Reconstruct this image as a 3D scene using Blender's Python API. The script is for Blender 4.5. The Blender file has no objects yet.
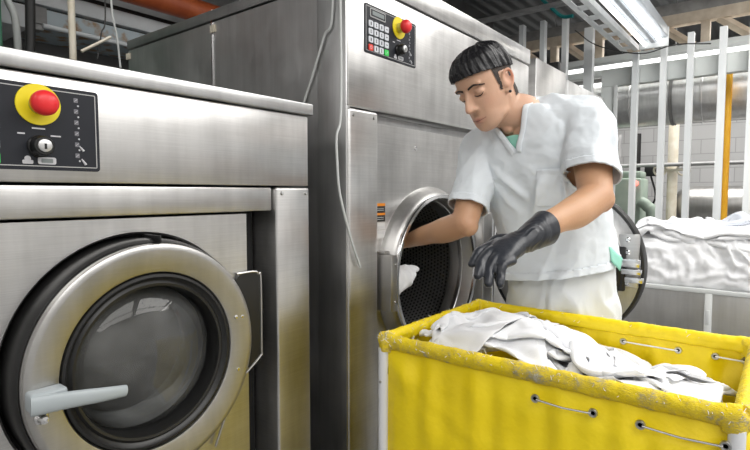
import bpy, bmesh, math, random
import numpy as np
from math import sin, cos, pi, radians, atan2, sqrt, exp
from mathutils import Vector, Matrix, noise
random.seed(4); np.random.seed(4)
S = bpy.context.scene
COL = S.collection

# ------------------------------------------------------------------ camera
PITCH, YAW, FPX, EYE = 3.52, 38.2, 520.0, 1.25
cd = bpy.data.cameras.new('camera'); cd.sensor_width = 36; cd.lens = 36 * FPX / 750; cd.clip_start = .02
cam = bpy.data.objects.new('camera', cd); COL.objects.link(cam)
cam.location = (0, 0, EYE); cam.rotation_euler = (radians(90 - PITCH), 0, radians(YAW - 90))
S.camera = cam

# ------------------------------------------------------------------ world, exposure, ceiling lighting and added fill
w = bpy.data.worlds.new('world'); S.world = w; w.use_nodes = True
w.node_tree.nodes['Background'].inputs[0].default_value = (.8, .9, 1, 1)
w.node_tree.nodes['Background'].inputs[1].default_value = .15
S.view_settings.view_transform = 'Standard'; S.view_settings.look = 'None'
S.view_settings.gamma = 1; S.view_settings.use_curve_mapping = False
S.view_settings.exposure = 0.0

def area(x, y, z, sx, sy, p, color=(1, .98, .95), rot=(0, 0, 0)):
    l = bpy.data.lights.new('tube_or_fill_light', 'AREA'); l.shape = 'RECTANGLE'; l.size = sx; l.size_y = sy
    l.energy = p; l.color = color
    o = bpy.data.objects.new('tube_or_fill_light', l); COL.objects.link(o); o.location = (x, y, z); o.rotation_euler = rot
    return o
# soft panels for unseen ceiling tubes over the aisle, and added fill lamps
area(-.3, -1.0, 3.0, 2.6, 1.6, 56)
area(2.4, -1.0, 3.0, 2.2, 1.6, 62)
area(-.5, -2.7, 3.2, 3.2, 1.0, 40)  # added unseen lamp, brightens the near wall that the steel mirrors
area(3.0, -2.7, 3.2, 3.2, 1.0, 52)  # second added lamp for the near wall, further right
area(-1.7, 1.4, 3.0, 1.2, 2.2, 30)  # added unseen lamp, brightens the left wall mirrored in the dryer side
area(3.2, .2, 3.1, 1.4, .9, 20)
area(3.7, -1.6, 2.9, 1.0, 2.0, 70, rot=(0, radians(-28), 0))  # added unseen lamp, tilted to brighten the studs
area(6.6, .6, 3.1, 1.2, 3.0, 130)  # unseen lamp beyond the studs, turned up to brighten the block wall
area(.9, 2.6, 3.1, 1.3, .3, 26)  # unseen lamp behind the machines, turned up to brighten the back wall beam

# ------------------------------------------------------------------ materials
def mat(name, color, rough=.5, metal=0., spec=.5, **k):
    m = bpy.data.materials.new(name); m.use_nodes = True
    b = m.node_tree.nodes['Principled BSDF']
    c = tuple(color) + (1,) if len(color) == 3 else color
    b.inputs['Base Color'].default_value = c; b.inputs['Roughness'].default_value = rough
    b.inputs['Metallic'].default_value = metal; b.inputs['Specular IOR Level'].default_value = spec
    for kk, v in k.items(): b.inputs[kk.replace('_', ' ')].default_value = v
    return m
def nt(m): return m.node_tree, m.node_tree.nodes, m.node_tree.links, m.node_tree.nodes['Principled BSDF']
def coords(m, scale=(1, 1, 1), kind='Object'):
    t, n, l, b = nt(m)
    tc = n.new('ShaderNodeTexCoord'); mp = n.new('ShaderNodeMapping'); mp.inputs['Scale'].default_value = scale
    l.new(tc.outputs[kind], mp.inputs[0]); return mp.outputs[0]
def noise_node(m, vec, scale, detail=3, rough=.5):
    t, n, l, b = nt(m)
    x = n.new('ShaderNodeTexNoise'); x.inputs['Scale'].default_value = scale; x.inputs['Detail'].default_value = detail
    x.inputs['Roughness'].default_value = rough
    l.new(vec, x.inputs['Vector']); return x.outputs['Fac']
def ramp(m, fac, stops):
    t, n, l, b = nt(m)
    r = n.new('ShaderNodeValToRGB'); e = r.color_ramp.elements
    while len(e) < len(stops): e.new(.5)
    for i, (p, c) in enumerate(stops):
        e[i].position = p; e[i].color = tuple(c) + (1,) if len(c) == 3 else c
    l.new(fac, r.inputs[0]); return r.outputs[0]
def add_bump(m, h, dist=.001, strength=1.):
    t, n, l, b = nt(m)
    u = n.new('ShaderNodeBump'); u.inputs['Distance'].default_value = dist; u.inputs['Strength'].default_value = strength
    l.new(h, u.inputs['Height'])
    if b.inputs['Normal'].is_linked: l.new(b.inputs['Normal'].links[0].from_socket, u.inputs['Normal'])
    l.new(u.outputs[0], b.inputs['Normal'])
def g(v): return (v, v, v)
def noisy(name, c0, c1, scale, rough=.6, metal=0., bump=0., detail=4, stretch=(1, 1, 1), lo=.35, hi=.65, **k):
    m = mat(name, c0, rough, metal, **k); t, n, l, b = nt(m)
    v = coords(m, stretch); f = noise_node(m, v, scale, detail)
    l.new(ramp(m, f, [(lo, c0), (hi, c1)]), b.inputs['Base Color'])
    if bump: add_bump(m, f, bump)
    return m
def steel(name, base, rough, aniso=.55, stretch=(2, 2, 160), tint=(1, 1, 1), smudge=.10):
    m = mat(name, g(base), rough, 1.0); t, n, l, b = nt(m)
    v = coords(m, stretch); f = noise_node(m, v, 3, 3)
    v2 = coords(m, (1, 1, 1)); f2 = noise_node(m, v2, 4.5, 4, .6)
    mx = n.new('ShaderNodeMath'); mx.operation = 'MULTIPLY_ADD'; l.new(f2, mx.inputs[0]); mx.inputs[1].default_value = .7
    ml = n.new('ShaderNodeMath'); ml.operation = 'MULTIPLY'; l.new(f, ml.inputs[0]); ml.inputs[1].default_value = .3
    l.new(ml.outputs[0], mx.inputs[2])
    lo = tuple(base * (1 - smudge) * t_ for t_ in tint); hi = tuple(min(1, base * (1 + smudge)) * t_ for t_ in tint)
    l.new(ramp(m, mx.outputs[0], [(.3, lo), (.7, hi)]), b.inputs['Base Color'])
    mr = n.new('ShaderNodeMapRange'); l.new(mx.outputs[0], mr.inputs[0])
    mr.inputs[1].default_value = .3; mr.inputs[2].default_value = .7
    mr.inputs[3].default_value = rough * .85; mr.inputs[4].default_value = rough * 1.2
    l.new(mr.outputs[0], b.inputs['Roughness'])
    add_bump(m, f, .00010)
    f3 = noise_node(m, coords(m, (1.6, 1.6, .55)), 3.2, 2, .4); add_bump(m, f3, .0045)
    f4 = noise_node(m, coords(m, (9, 9, .8)), 3.0, 3, .6)  # upright streaks in the base colour imitate uneven reflections
    md_ = n.new('ShaderNodeMix'); md_.data_type = 'RGBA'; md_.blend_type = 'MULTIPLY'; md_.inputs['Factor'].default_value = 1.
    src = b.inputs['Base Color'].links[0].from_socket
    l.new(src, md_.inputs[6]); l.new(ramp(m, f4, [(.3, (.86, .86, .86)), (.65, (1, 1, 1))]), md_.inputs[7]); l.new(md_.outputs[2], b.inputs['Base Color'])
    b.inputs['Anisotropic'].default_value = aniso
    tg = n.new('ShaderNodeTangent'); tg.direction_type = 'RADIAL'; tg.axis = 'Z'; l.new(tg.outputs[0], b.inputs['Tangent'])
    return m
M = {}
M['steel'] = steel('brushed_steel', .66, .33, tint=(1, .99, .975), smudge=.20)
M['steel_cap'] = steel('cap_steel', .56, .36, smudge=.2)
M['steel_warm'] = steel('brushed_steel_door', .50, .38, aniso=.3, tint=(1, .985, .96))
M['steel_dark'] = steel('dark_steel', .52, .42, aniso=.4, stretch=(120, 120, 2), tint=(1, 1, 1), smudge=.14)
M['steel_hood'] = steel('hood_steel', .38, .45, aniso=.3, stretch=(220, 220, 2))
M['bin'] = steel('bin_steel', .55, .42, stretch=(2, 2, 120), aniso=.2)
M['chrome'] = mat('polished_steel', g(.75), .16, 1)
M['screw'] = mat('screw_steel', g(.55), .3, 1)
M['black'] = mat('black_paint', g(.006), .5)
M['rubber'] = mat('black_rubber', g(.012), .38)
M['panel'] = mat('panel_graphite', (.014, .016, .022), .45, spec=.3)
M['panel_line'] = mat('panel_silver_line', g(.45), .4)
M['print'] = mat('panel_print', (.55, .55, .58), .5)
M['print_dim'] = mat('panel_print_dim', (.16, .16, .18), .5)
M['print_red'] = mat('panel_print_red', (.5, .22, .24), .5)
M['yellow_plate'] = mat('signal_yellow', (.85, .70, .01), .4)
M['red_button'] = mat('signal_red', (.78, .025, .03), .35)
M['key'] = mat('key_grey', (.62, .64, .68), .45)
M['key_red'] = mat('key_red', (.75, .05, .03), .45)
M['key_green'] = mat('key_green', (.04, .62, .10), .45)
M['lcd'] = mat('display_grey', (.22, .25, .25), .3)
M['knob'] = mat('knob_black', g(.01), .3)
M['knob_lock'] = mat('knob_lock_silver', g(.6), .35, .6)
M['handle'] = mat('handle_grey', (.36, .40, .42), .38)
M['label_orange'] = mat('label_orange', (.9, .30, .02), .5)
M['label_black'] = mat('label_black', g(.03), .5)
M['label_white'] = mat('label_white', g(.75), .5)
M['cable'] = mat('cable_grey', (.55, .57, .56), .5)
M['white_paint'] = noisy('white_metal_paint', (.62, .64, .64), (.72, .74, .73), 3, .45)
M['stud'] = noisy('galvanized_stud', (.66, .69, .70), (.80, .82, .82), 6, .45, stretch=(1, 1, .2))
M['lintel'] = noisy('grey_frame_paint', (.58, .61, .60), (.66, .69, .67), 2, .5)
M['wood'] = noisy('truss_wood', (.50, .41, .31), (.66, .57, .46), 9, .7, stretch=(1, 1, 1))
M['grey_enamel'] = noisy('grey_enamel', (.34, .37, .40), (.42, .45, .48), 4, .4)
M['duct'] = steel('duct_steel', .82, .38, stretch=(160, 2, 2), aniso=0)
M['pipe_red'] = noisy('rust_red_pipe', (.36, .07, .02), (.48, .11, .03), 8, .5)
M['pipe_yellow'] = noisy('yellow_pipe', (.90, .42, .01), (.98, .52, .02), 8, .45)
M['pipe_cream'] = noisy('cream_pipe', (.62, .56, .44), (.72, .68, .58), 10, .6)
M['beam_dark'] = noisy('dark_beam', g(.03), g(.055), 6, .6)
M['beam_pale'] = noisy('pale_beam', (.55, .58, .60), (.66, .69, .71), 5, .5)
M['grey_box'] = noisy('conduit_grey', g(.22), g(.32), 9, .6)
M['green'] = mat('green_paint', (.01, .10, .05), .4)
M['sage'] = noisy('sage_green_paint', (.28, .36, .30), (.36, .43, .36), 5, .5)
M['teal'] = mat('teal_hose', (.01, .20, .20), .5)
M['peel'] = noisy('flaking_blue_grey', (.50, .58, .62), (.36, .24, .14), 11, .7, detail=6, lo=.50, hi=.62)
M['tube_on'] = None

def emis(name, c, s):
    m = mat(name, (.8, .8, .8)); t, n, l, b = nt(m)
    b.inputs['Emission Color'].default_value = tuple(c) + (1,); b.inputs['Emission Strength'].default_value = s
    return m
M['tube_on'] = emis('lit_tube', (1, 1, 1), 4)
M['strip_on'] = emis('lit_strip', (1, .99, .97), 2.2)
M['red_led'] = emis('red_indicator', (1, .05, .02), 3)

# ------------------------------------------------------------------ mesh helpers
def link(o, parent=None):
    COL.objects.link(o)
    if parent: o.parent = parent
    return o
def origin(o):
    v = Vector((0, 0, 0))
    while o: v += o.location; o = o.parent
    return v
def finish(name, bm, m, parent=None, smooth=40, base=None):
    """link a bmesh written in world coordinates as one object"""
    me = bpy.data.meshes.new(name)
    bmesh.ops.recalc_face_normals(bm, faces=bm.faces[:])
    o = bpy.data.objects.new(name, me)
    if parent: off = origin(parent)
    else:
        if base is None:
            xs = [v.co for v in bm.verts]
            base = (sum(v.x for v in xs) / len(xs), sum(v.y for v in xs) / len(xs), min(v.z for v in xs))
        off = Vector(base); o.location = off
    for v in bm.verts: v.co -= off
    if smooth is not None:
        for f in bm.faces: f.smooth = True
        for e in bm.edges:
            if len(e.link_faces) == 2 and e.calc_face_angle(0) > radians(smooth): e.smooth = False
    bm.to_mesh(me); bm.free()
    for mm in (m if isinstance(m, (list, tuple)) else [m]): me.materials.append(mm)
    return link(o, parent)
def thing(name, label, cat, loc=(0, 0, 0), group=None):
    o = bpy.data.objects.new(name, None); o.location = loc; o.empty_display_size = .1
    COL.objects.link(o); o['label'] = label; o['category'] = cat
    if group: o['group'] = group
    return o
def tag(o, label, cat, group=None, kind=None):
    o['label'] = label; o['category'] = cat
    if group: o['group'] = group
    if kind: o['kind'] = kind
    return o
def struct(o): o['kind'] = 'structure'; return o
def BM(): return bmesh.new()
def box(bm, x0, x1, y0, y1, z0, z1, bev=0., seg=2, mi=0):
    t = bmesh.new()
    v = [t.verts.new((x, y, z)) for x in (x0, x1) for y in (y0, y1) for z in (z0, z1)]
    for f in ((0, 1, 3, 2), (4, 6, 7, 5), (0, 4, 5, 1), (2, 3, 7, 6), (0, 2, 6, 4), (1, 5, 7, 3)): t.faces.new([v[i] for i in f])
    if bev: bmesh.ops.bevel(t, geom=t.edges[:], offset=bev, segments=seg, affect='EDGES', profile=.5)
    merge(bm, t, mi)
def merge(bm, t, mi=0, mtx=None):
    if mtx: bmesh.ops.transform(t, matrix=mtx, verts=t.verts[:])
    mp = {v: bm.verts.new(v.co) for v in t.verts}
    for f in t.faces:
        try:
            nf = bm.faces.new([mp[v] for v in f.verts]); nf.material_index = mi
        except ValueError: pass
    t.free()
def catmull(P, n):
    P = [Vector(p) for p in P]
    if len(P) < 3: return [P[0].lerp(P[-1], i / n) for i in range(n + 1)]
    Q = [P[0] * 2 - P[1]] + P + [P[-1] * 2 - P[-2]]
    out = []; m = len(P) - 1
    for i in range(n + 1):
        t = i / n * m; k = min(int(t), m - 1); u = t - k
        a, b, c, d = Q[k:k + 4]
        out.append(.5 * ((2 * b) + (c - a) * u + (2 * a - 5 * b + 4 * c - d) * u * u + (3 * b - a - 3 * c + d) * u ** 3))
    return out
def tube(bm, pts, r, seg=12, cap=True, up=(0, 0, 1), mi=0):
    """round tube through pts; r a number or a list"""
    pts = [Vector(p) for p in pts]; n = len(pts); rings = []
    u = Vector(up); prev = None
    for i, p in enumerate(pts):
        d = (pts[min(i + 1, n - 1)] - pts[max(i - 1, 0)]).normalized()
        if prev is None:
            a = d.cross(u)
            if a.length < .05: a = d.cross(Vector((1, 0, 0)))
        else: a = prev - d * prev.dot(d)
        a.normalize(); prev = a; b = d.cross(a)
        rr = r[i] if isinstance(r, (list, tuple)) else r
        if not isinstance(rr, (list, tuple)): rr = (rr, rr)
        rings.append([bm.verts.new(p + a * (cos(2 * pi * k / seg) * rr[0]) + b * (sin(2 * pi * k / seg) * rr[1])) for k in range(seg)])
    for i in range(n - 1):
        for k in range(seg):
            f = bm.faces.new((rings[i][k], rings[i][(k + 1) % seg], rings[i + 1][(k + 1) % seg], rings[i + 1][k])); f.material_index = mi
    if cap:
        bm.faces.new(rings[0][::-1]).material_index = mi; bm.faces.new(rings[-1]).material_index = mi
    return rings
def lathe(bm, prof, c, axis='Y', seg=64, close=False, mi=0, sx=1.):
    """prof = [(radius, position along axis)], c = centre"""
    rings = []
    for (r, h) in prof:
        ring = []
        for k in range(seg):
            a = 2 * pi * k / seg
            if axis == 'Y': p = (c[0] + r * cos(a) * sx, c[1] + h, c[2] + r * sin(a))
            elif axis == 'X': p = (c[0] + h, c[1] + r * cos(a), c[2] + r * sin(a))
            else: p = (c[0] + r * cos(a), c[1] + r * sin(a), c[2] + h)
            ring.append(bm.verts.new(p))
        rings.append(ring)
    n = len(rings)
    for i in range(n if close else n - 1):
        A, B = rings[i], rings[(i + 1) % n]
        for k in range(seg):
            f = bm.faces.new((A[k], A[(k + 1) % seg], B[(k + 1) % seg], B[k])); f.material_index = mi
    if not close:
        for ring, rr in ((rings[0], prof[0][0]), (rings[-1], prof[-1][0])):
            if rr < .012: bm.faces.new(ring).material_index = mi
    return rings
def shell(bm, x0, x1, y0, y1, z0, z1):
    """sheet-metal box open towards -Y"""
    v = [bm.verts.new((x, y, z)) for x in (x0, x1) for y in (y0, y1) for z in (z0, z1)]
    for f in ((0, 1, 3, 2), (4, 6, 7, 5), (2, 3, 7, 6), (0, 2, 6, 4), (1, 5, 7, 3)): bm.faces.new([v[i] for i in f])
def screw(parent, x, y, z, r=.005, name='screw', m='screw'):
    bm = BM(); lathe(bm, [(.0005, -.004), (r * .7, -.0035), (r, -.001), (r, .002)], (x, y, z), seg=14)
    return finish(name, bm, M[m], parent)
def rrect(bm, x0, x1, z0, z1, y0, y1, rad, seg=6, mi=0):
    """rounded-rectangle slab facing -Y"""
    pts = []
    for (cx, cz, a0) in ((x1 - rad, z1 - rad, 0), (x0 + rad, z1 - rad, pi / 2), (x0 + rad, z0 + rad, pi), (x1 - rad, z0 + rad, 3 * pi / 2)):
        for k in range(seg + 1):
            a = a0 + pi / 2 * k / seg; pts.append((cx + rad * cos(a), cz + rad * sin(a)))
    A = [bm.verts.new((p[0], y0, p[1])) for p in pts]; B = [bm.verts.new((p[0], y1, p[1])) for p in pts]
    n = len(pts)
    for k in range(n): bm.faces.new((A[k], A[(k + 1) % n], B[(k + 1) % n], B[k])).material_index = mi
    bm.faces.new(A).material_index = mi; bm.faces.new(B[::-1]).material_index = mi

# ------------------------------------------------------------------ the room
X0, X1, Y0, Y1, ZC = -2.6, 8.6, -3.4, 3.6, 3.35
m = noisy('floor_grey', g(.16), g(.24), 3, .35, bump=.001)
bm = BM(); box(bm, X0 - .1, X1 + .1, Y0 - .1, Y1 + .1, -.1, 0); struct(finish('floor', bm, m, smooth=None))
m = mat('ceiling_dark', (.085, .088, .09), .6); t_, n_, l_, b_ = nt(m)
wv = n_.new('ShaderNodeTexWave'); wv.bands_direction = 'Y'; wv.inputs['Scale'].default_value = 2.2
l_.new(coords(m), wv.inputs['Vector']); add_bump(m, wv.outputs['Fac'], .03)
bm = BM(); box(bm, X0 - .1, X1 + .1, Y0 - .1, Y1 + .1, ZC, ZC + .1); struct(finish('ceiling', bm, m, smooth=None))
def block_mat(name, c0, c1, mortar, sc=1.):
    m = mat(name, c0, .7); t, n, l, b = nt(m)
    br = n.new('ShaderNodeTexBrick'); br.inputs['Scale'].default_value = 1.0 * sc
    br.inputs['Brick Width'].default_value = .40; br.inputs['Row Height'].default_value = .20; br.inputs['Mortar Size'].default_value = .006
    br.inputs['Color1'].default_value = tuple(c0) + (1,); br.inputs['Color2'].default_value = tuple(c1) + (1,); br.inputs['Mortar'].default_value = tuple(mortar) + (1,)
    tc = n.new('ShaderNodeTexCoord'); sp = n.new('ShaderNodeSeparateXYZ'); cb = n.new('ShaderNodeCombineXYZ')
    l.new(tc.outputs['Object'], sp.inputs[0]); ad = n.new('ShaderNodeMath'); ad.operation = 'ADD'
    l.new(sp.outputs[0], ad.inputs[0]); l.new(sp.outputs[1], ad.inputs[1]); l.new(ad.outputs[0], cb.inputs[0]); l.new(sp.outputs[2], cb.inputs[1])
    l.new(cb.outputs[0], br.inputs['Vector']); l.new(br.outputs['Color'], b.inputs['Base Color'])
    return m
blk = block_mat('painted_block', g(.40), g(.44), g(.30))
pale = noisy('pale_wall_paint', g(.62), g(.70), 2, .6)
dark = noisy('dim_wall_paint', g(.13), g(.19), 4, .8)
bm = BM(); box(bm, X1, X1 + .1, Y0, Y1, 0, ZC); struct(finish('wall_right', bm, blk, smooth=None))
bm = BM(); box(bm, X0 - .1, X0, Y0, Y1, 0, ZC); struct(finish('wall_left', bm, pale, smooth=None))
bm = BM(); box(bm, X0, X1, Y0 - .1, Y0, 0, ZC); struct(finish('wall_near', bm, pale, smooth=None))
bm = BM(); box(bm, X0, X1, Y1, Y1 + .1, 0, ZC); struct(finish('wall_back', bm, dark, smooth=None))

# ------------------------------------------------------------------ control panels
def control_panel(root, x, z, y, wid=.271, hgt=.144, sx=1.):
    """panel whose left bottom corner is (x, z) and whose face is at y"""
    bm = BM(); rrect(bm, x, x + wid, z, z + hgt, y - .003, y + .002, .006)
    p = finish('control_panel', bm, M['panel'], root)
    bm = BM()                                       # silver outline
    for (a, b, c, d) in ((.006, wid - .006, hgt - .0075, hgt - .006), (.006, wid - .006, .006, .0075)): box(bm, x + a, x + b, y - .0036, y - .003, z + c, z + d)
    for a in (.005, wid - .0065): box(bm, x + a, x + a + .0015, y - .0036, y - .003, z + .007, z + hgt - .007)
    for k in (-1, 1):
        pass
    finish('outline', bm, M['panel_line'], p)
    ys = y - .003
    # display
    bm = BM(); rrect(bm, x + .024, x + .100, z + .108, z + .134, ys - .002, ys, .003); d = finish('display_frame', bm, M['panel_line'], p)
    bm = BM(); rrect(bm, x + .027, x + .097, z + .111, z + .131, ys - .0028, ys - .001, .002); finish('display', bm, M['panel'], p)
    bm = BM(); rrect(bm, x + .033, x + .091, z + .115, z + .127, ys - .0034, ys - .002, .001); finish('display_screen', bm, M['lcd'], p)
    # keypad, four by four
    for r in range(4):
        for c in range(4):
            kx = x + .016 + c * .0262; kz = z + .008 + (3 - r) * .0235
            bm = BM(); rrect(bm, kx, kx + .020, kz, kz + .018, ys - .0035, ys, .003, 3)
            mm = M['key']
            if (r, c) == (3, 0): mm = M['key_red']
            if (r, c) == (3, 3): mm = M['key_green']
            gx, gz = kx + .0100, kz + .009
            if c < 3 and r < 4 and mm is M['key']:     # dark stroke printed on the key
                box(bm, gx - .0022, gx + .0022, ys - .0038, ys - .0034, gz - .005, gz + .005, mi=1)
                if (r + c) % 2: box(bm, gx - .0008, gx + .0008, ys - .0040, ys - .0037, gz - .003, gz + .003, mi=0)
            elif mm is M['key']:
                box(bm, gx - .004, gx + .004, ys - .0038, ys - .0034, gz - .001, gz + .001, mi=1)
            elif mm is M['key_green']:
                tube(bm, [(gx - .005, ys - .0036, gz), (gx - .001, ys - .0036, gz - .004), (gx + .005, ys - .0036, gz + .004)], .0007, 6, mi=1)
            else:
                for k in range(10):
                    a = 2 * pi * k / 10; b = 2 * pi * (k + 1) / 10
                    tube(bm, [(gx + .004 * cos(a), ys - .0036, gz + .004 * sin(a)), (gx + .004 * cos(b), ys - .0036, gz + .004 * sin(b))], .0006, 5, mi=1)
            finish('key', bm, [mm, M['panel'] if mm is M['key'] else M['key']], p)
    # emergency stop: yellow disc, metal neck, red mushroom head
    ex, ez = x + .173, z + .110
    bm = BM(); lathe(bm, [(.0005, -.002), (.034, -.002), (.0345, -.001), (.0345, 0)], (ex, ys, ez), seg=48); finish('emergency_stop_plate', bm, M['yellow_plate'], p)
    bm = BM(); lathe(bm, [(.0155, 0), (.0155, -.014), (.013, -.014), (.013, -.02)], (ex, ys - .002, ez), seg=32); finish('button_collar', bm, M['screw'], p)
    bm = BM(); lathe(bm, [(.013, -.016), (.0175, -.018), (.0205, -.022), (.021, -.030), (.0195, -.036), (.015, -.041), (.008, -.0435), (.0005, -.044)], (ex, ys, ez), seg=40); finish('emergency_stop_button', bm, M['red_button'], p)
    # selector knob with key lock
    kx, kz = x + .172, z + .040
    bm = BM(); lathe(bm, [(.0185, 0), (.0185, -.004), (.0165, -.006), (.016, -.022), (.0145, -.024), (.0005, -.024)], (kx, ys, kz), seg=32)
    finish('selector_knob', bm, M['knob'], p)
    bm = BM(); lathe(bm, [(.0105, -.024), (.0105, -.0275), (.009, -.0285), (.0005, -.0285)], (kx, ys, kz), seg=24)
    box(bm, kx - .0018, kx + .0018, ys - .0292, ys - .0284, kz - .006, kz + .003, mi=1)
    finish('key_lock', bm, [M['knob_lock'], M['knob']], p)
    # printed marks: three small captions round the knob, icons beside the right edge, a pale badge below
    bm = BM()
    for (dx, dz, L) in ((-.026, .020, .011), (.0, .030, .020), (.026, .019, .016)): box(bm, kx + dx - L / 2, kx + dx + L / 2, ys - .0005, ys, kz + dz - .0012, kz + dz + .0012)
    finish('knob_caption', bm, M['print'], p)
    bm = BM(); rrect(bm, kx - .003, kx + .025, z + .010, z + .022, ys - .0015, ys, .003); rrect(bm, kx + .002, kx + .020, z + .0125, z + .0195, ys - .002, ys - .001, .001, mi=1)
    finish('badge', bm, [M['print'], M['lcd']], p)
    bm = BM(); rrect(bm, kx - .026, kx - .010, z + .010, z + .0165, ys - .001, ys, .002); lathe(bm, [(.0005, -.0008), (.005, -.0008), (.005, 0)], (kx - .018, ys, z + .0185), seg=12); finish('badge', bm, M['print'], p)
    bm = BM(); ix = x + wid - .038
    for k in range(6):
        iz = z + .125 - k * .0195
        lathe(bm, [(.0005, -.0006), (.0016, -.0006), (.0016, 0)], (ix + .003, ys, iz - .0095), seg=8)
        rrect(bm, ix - .004, ix + .003, iz - .004, iz + .004, ys - .0005, ys, .001, mi=1)
        tube(bm, [(ix - .003, ys - .0006, iz - .002), (ix + .002, ys - .0006, iz + .002)], .0004, 4)
    tube(bm, [(ix + .006, ys - .0006, z + .022), (ix + .013, ys - .0006, z + .012)], [.0012, .0026], 8)
    tube(bm, [(ix + .003, ys - .0006, z + .045), (ix + .010, ys - .0006, z + .036)], [.001, .0024], 8)
    finish('programme_icons', bm, [M['print'], M['print_dim']], p)
    return p
def holed_plate(bm, x0, x1, z0, z1, y, cx, cz, R, n=96, depth=.03):
    """plate facing -Y with a round hole whose edge turns back by depth"""
    per = []
    for k in range(n):
        a = 2 * pi * k / n; dx, dz = cos(a), sin(a)
        ts = []
        if dx > 1e-6: ts.append((x1 - cx) / dx)
        if dx < -1e-6: ts.append((x0 - cx) / dx)
        if dz > 1e-6: ts.append((z1 - cz) / dz)
        if dz < -1e-6: ts.append((z0 - cz) / dz)
        t = min(ts); per.append((cx + dx * t, cz + dz * t, a))
    # snap nearest perimeter points to the corners
    for (qx, qz) in ((x0, z0), (x0, z1), (x1, z0), (x1, z1)):
        i = min(range(n), key=lambda k: (per[k][0] - qx) ** 2 + (per[k][1] - qz) ** 2); per[i] = (qx, qz, per[i][2])
    A = [bm.verts.new((p[0], y, p[1])) for p in per]
    B = [bm.verts.new((cx + R * cos(p[2]), y, cz + R * sin(p[2]))) for p in per]
    C = [bm.verts.new((cx + (R - .004) * cos(p[2]), y + .004, cz + (R - .004) * sin(p[2]))) for p in per]
    D = [bm.verts.new((cx + (R - .004) * cos(p[2]), y + depth, cz + (R - .004) * sin(p[2]))) for p in per]
    E_ = [bm.verts.new((p[0], y + depth, p[1])) for p in per]
    for k in range(n):
        j = (k + 1) % n
        for P, Q in ((A, B), (B, C), (C, D), (E_, A)): bm.faces.new((P[k], P[j], Q[j], Q[k]))

# ------------------------------------------------------------------ washing machine on the left
AX0, AX1, YF = -.35, .985, 1.0
wa = thing('washing_machine', 'stainless washing machine in left foreground with closed round glass door and grey handle', 'washing machine', (.33, 1.5, 0))
bm = BM(); shell(bm, AX0 + .01, AX1 - .005, YF + .06, 2.05, .05, 1.45); finish('body', bm, M['steel_dark'], wa)
bm = BM(); box(bm, AX0 + .05, AX1 - .05, YF + .1, 2.0, 0, .05); finish('plinth', bm, M['black'], wa)
bm = BM(); box(bm, AX0, AX1 + .008, YF - .012, 2.06, 1.4545, 1.484, .004); finish('top_cap', bm, M['steel_cap'], wa)
bm = BM(); box(bm, AX0, AX1 - .002, YF, YF + .10, 1.268, 1.4515, .003); finish('control_fascia', bm, M['steel'], wa)
control_panel(wa, .174, 1.289, YF)
bm = BM(); box(bm, AX0, .862, YF + .006, YF + .1, 1.206, 1.2635, .004); finish('soap_strip', bm, M['steel'], wa)
DX, DZ = .525, .92
bm = BM(); holed_plate(bm, AX0, .795, .10, 1.2, YF + .022, DX, DZ, .252, depth=.05)
box(bm, .79, .797, YF + .024, YF + .09, .10, 1.199, .003)
finish('front_panel', bm, M['steel'], wa)
bm = BM(); box(bm, .798, .862, YF + .085, YF + .1, .1, 1.2); box(bm, .20, .80, YF + .088, YF + .1, .6, 1.199); finish('recess', bm, M['black'], wa)
bm = BM(); rrect(bm, .755, .826, .825, 1.058, YF + .012, YF + .03, .022); finish('hinge_cover', bm, M['rubber'], wa)
bm = BM()
tube(bm, catmull([(.757, YF + .012, 1.059), (.806, YF + .012, 1.059), (.821, YF + .012, 1.052), (.828, YF + .012, 1.035), (.828, YF + .012, .865), (.824, YF + .012, .845), (.760, YF + .012, .800), (.742, YF + .012, .778), (.69, YF + .012, .665)], 60), .0028, 8)
finish('hinge_cover_edge', bm, M['steel'], wa)
bm = BM(); box(bm, .866, .981, YF - .006, YF + .1, .02, 1.2635, .006, 3)
sc = finish('side_column', bm, M['steel'], wa)
for x in (.884, .967): screw(sc, x, YF - .006, 1.249, .0048)
bm = BM(); box(bm, AX0, .862, YF + .02, YF + .1, .04, .095, .003); finish('kick_plate', bm, M['steel'], wa)
# drum behind the glass
def drum_mat(name, base, rough, scale, metal=1.):
    m = mat(name, g(base), rough, metal); t, n, l, b = nt(m)
    uv = n.new('ShaderNodeUVMap'); mp = n.new('ShaderNodeMapping'); mp.inputs['Scale'].default_value = (scale, scale, 1)
    l.new(uv.outputs[0], mp.inputs[0])
    sp = n.new('ShaderNodeSeparateXYZ'); l.new(mp.outputs[0], sp.inputs[0])
    def mth(op, a, bb=None, c=None):
        q = n.new('ShaderNodeMath'); q.operation = op
        for i, v in enumerate((a, bb, c)):
            if v is None: continue
            if isinstance(v, (int, float)): q.inputs[i].default_value = v
            else: l.new(v, q.inputs[i])
        return q.outputs[0]
    row = mth('FLOOR', sp.outputs[1]); off = mth('MULTIPLY', mth('MODULO', row, 2.), .5)
    fx = mth('SUBTRACT', mth('FRACT', mth('ADD', sp.outputs[0], off)), .5); fy = mth('SUBTRACT', mth('FRACT', sp.outputs[1]), .5)
    d = mth('SQRT', mth('ADD', mth('MULTIPLY', fx, fx), mth('MULTIPLY', fy, fy)))
    hole = mth('LESS_THAN', d, .27)
    mx = n.new('ShaderNodeMix'); mx.data_type = 'RGBA'
    l.new(hole, mx.inputs['Factor']); mx.inputs[6].default_value = (base, base, base, 1); mx.inputs[7].default_value = (.004, .004, .004, 1)
    l.new(mx.outputs[2], b.inputs['Base Color'])
    add_bump(m, mth('SMOOTH_MIN', d, .42, .1), .004, .8)
    b.inputs['Metallic'].default_value = metal
    return m
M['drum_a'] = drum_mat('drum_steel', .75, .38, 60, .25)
M['drum_b'] = drum_mat('drum_dark_steel', .22, .45, 62, .5)
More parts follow.
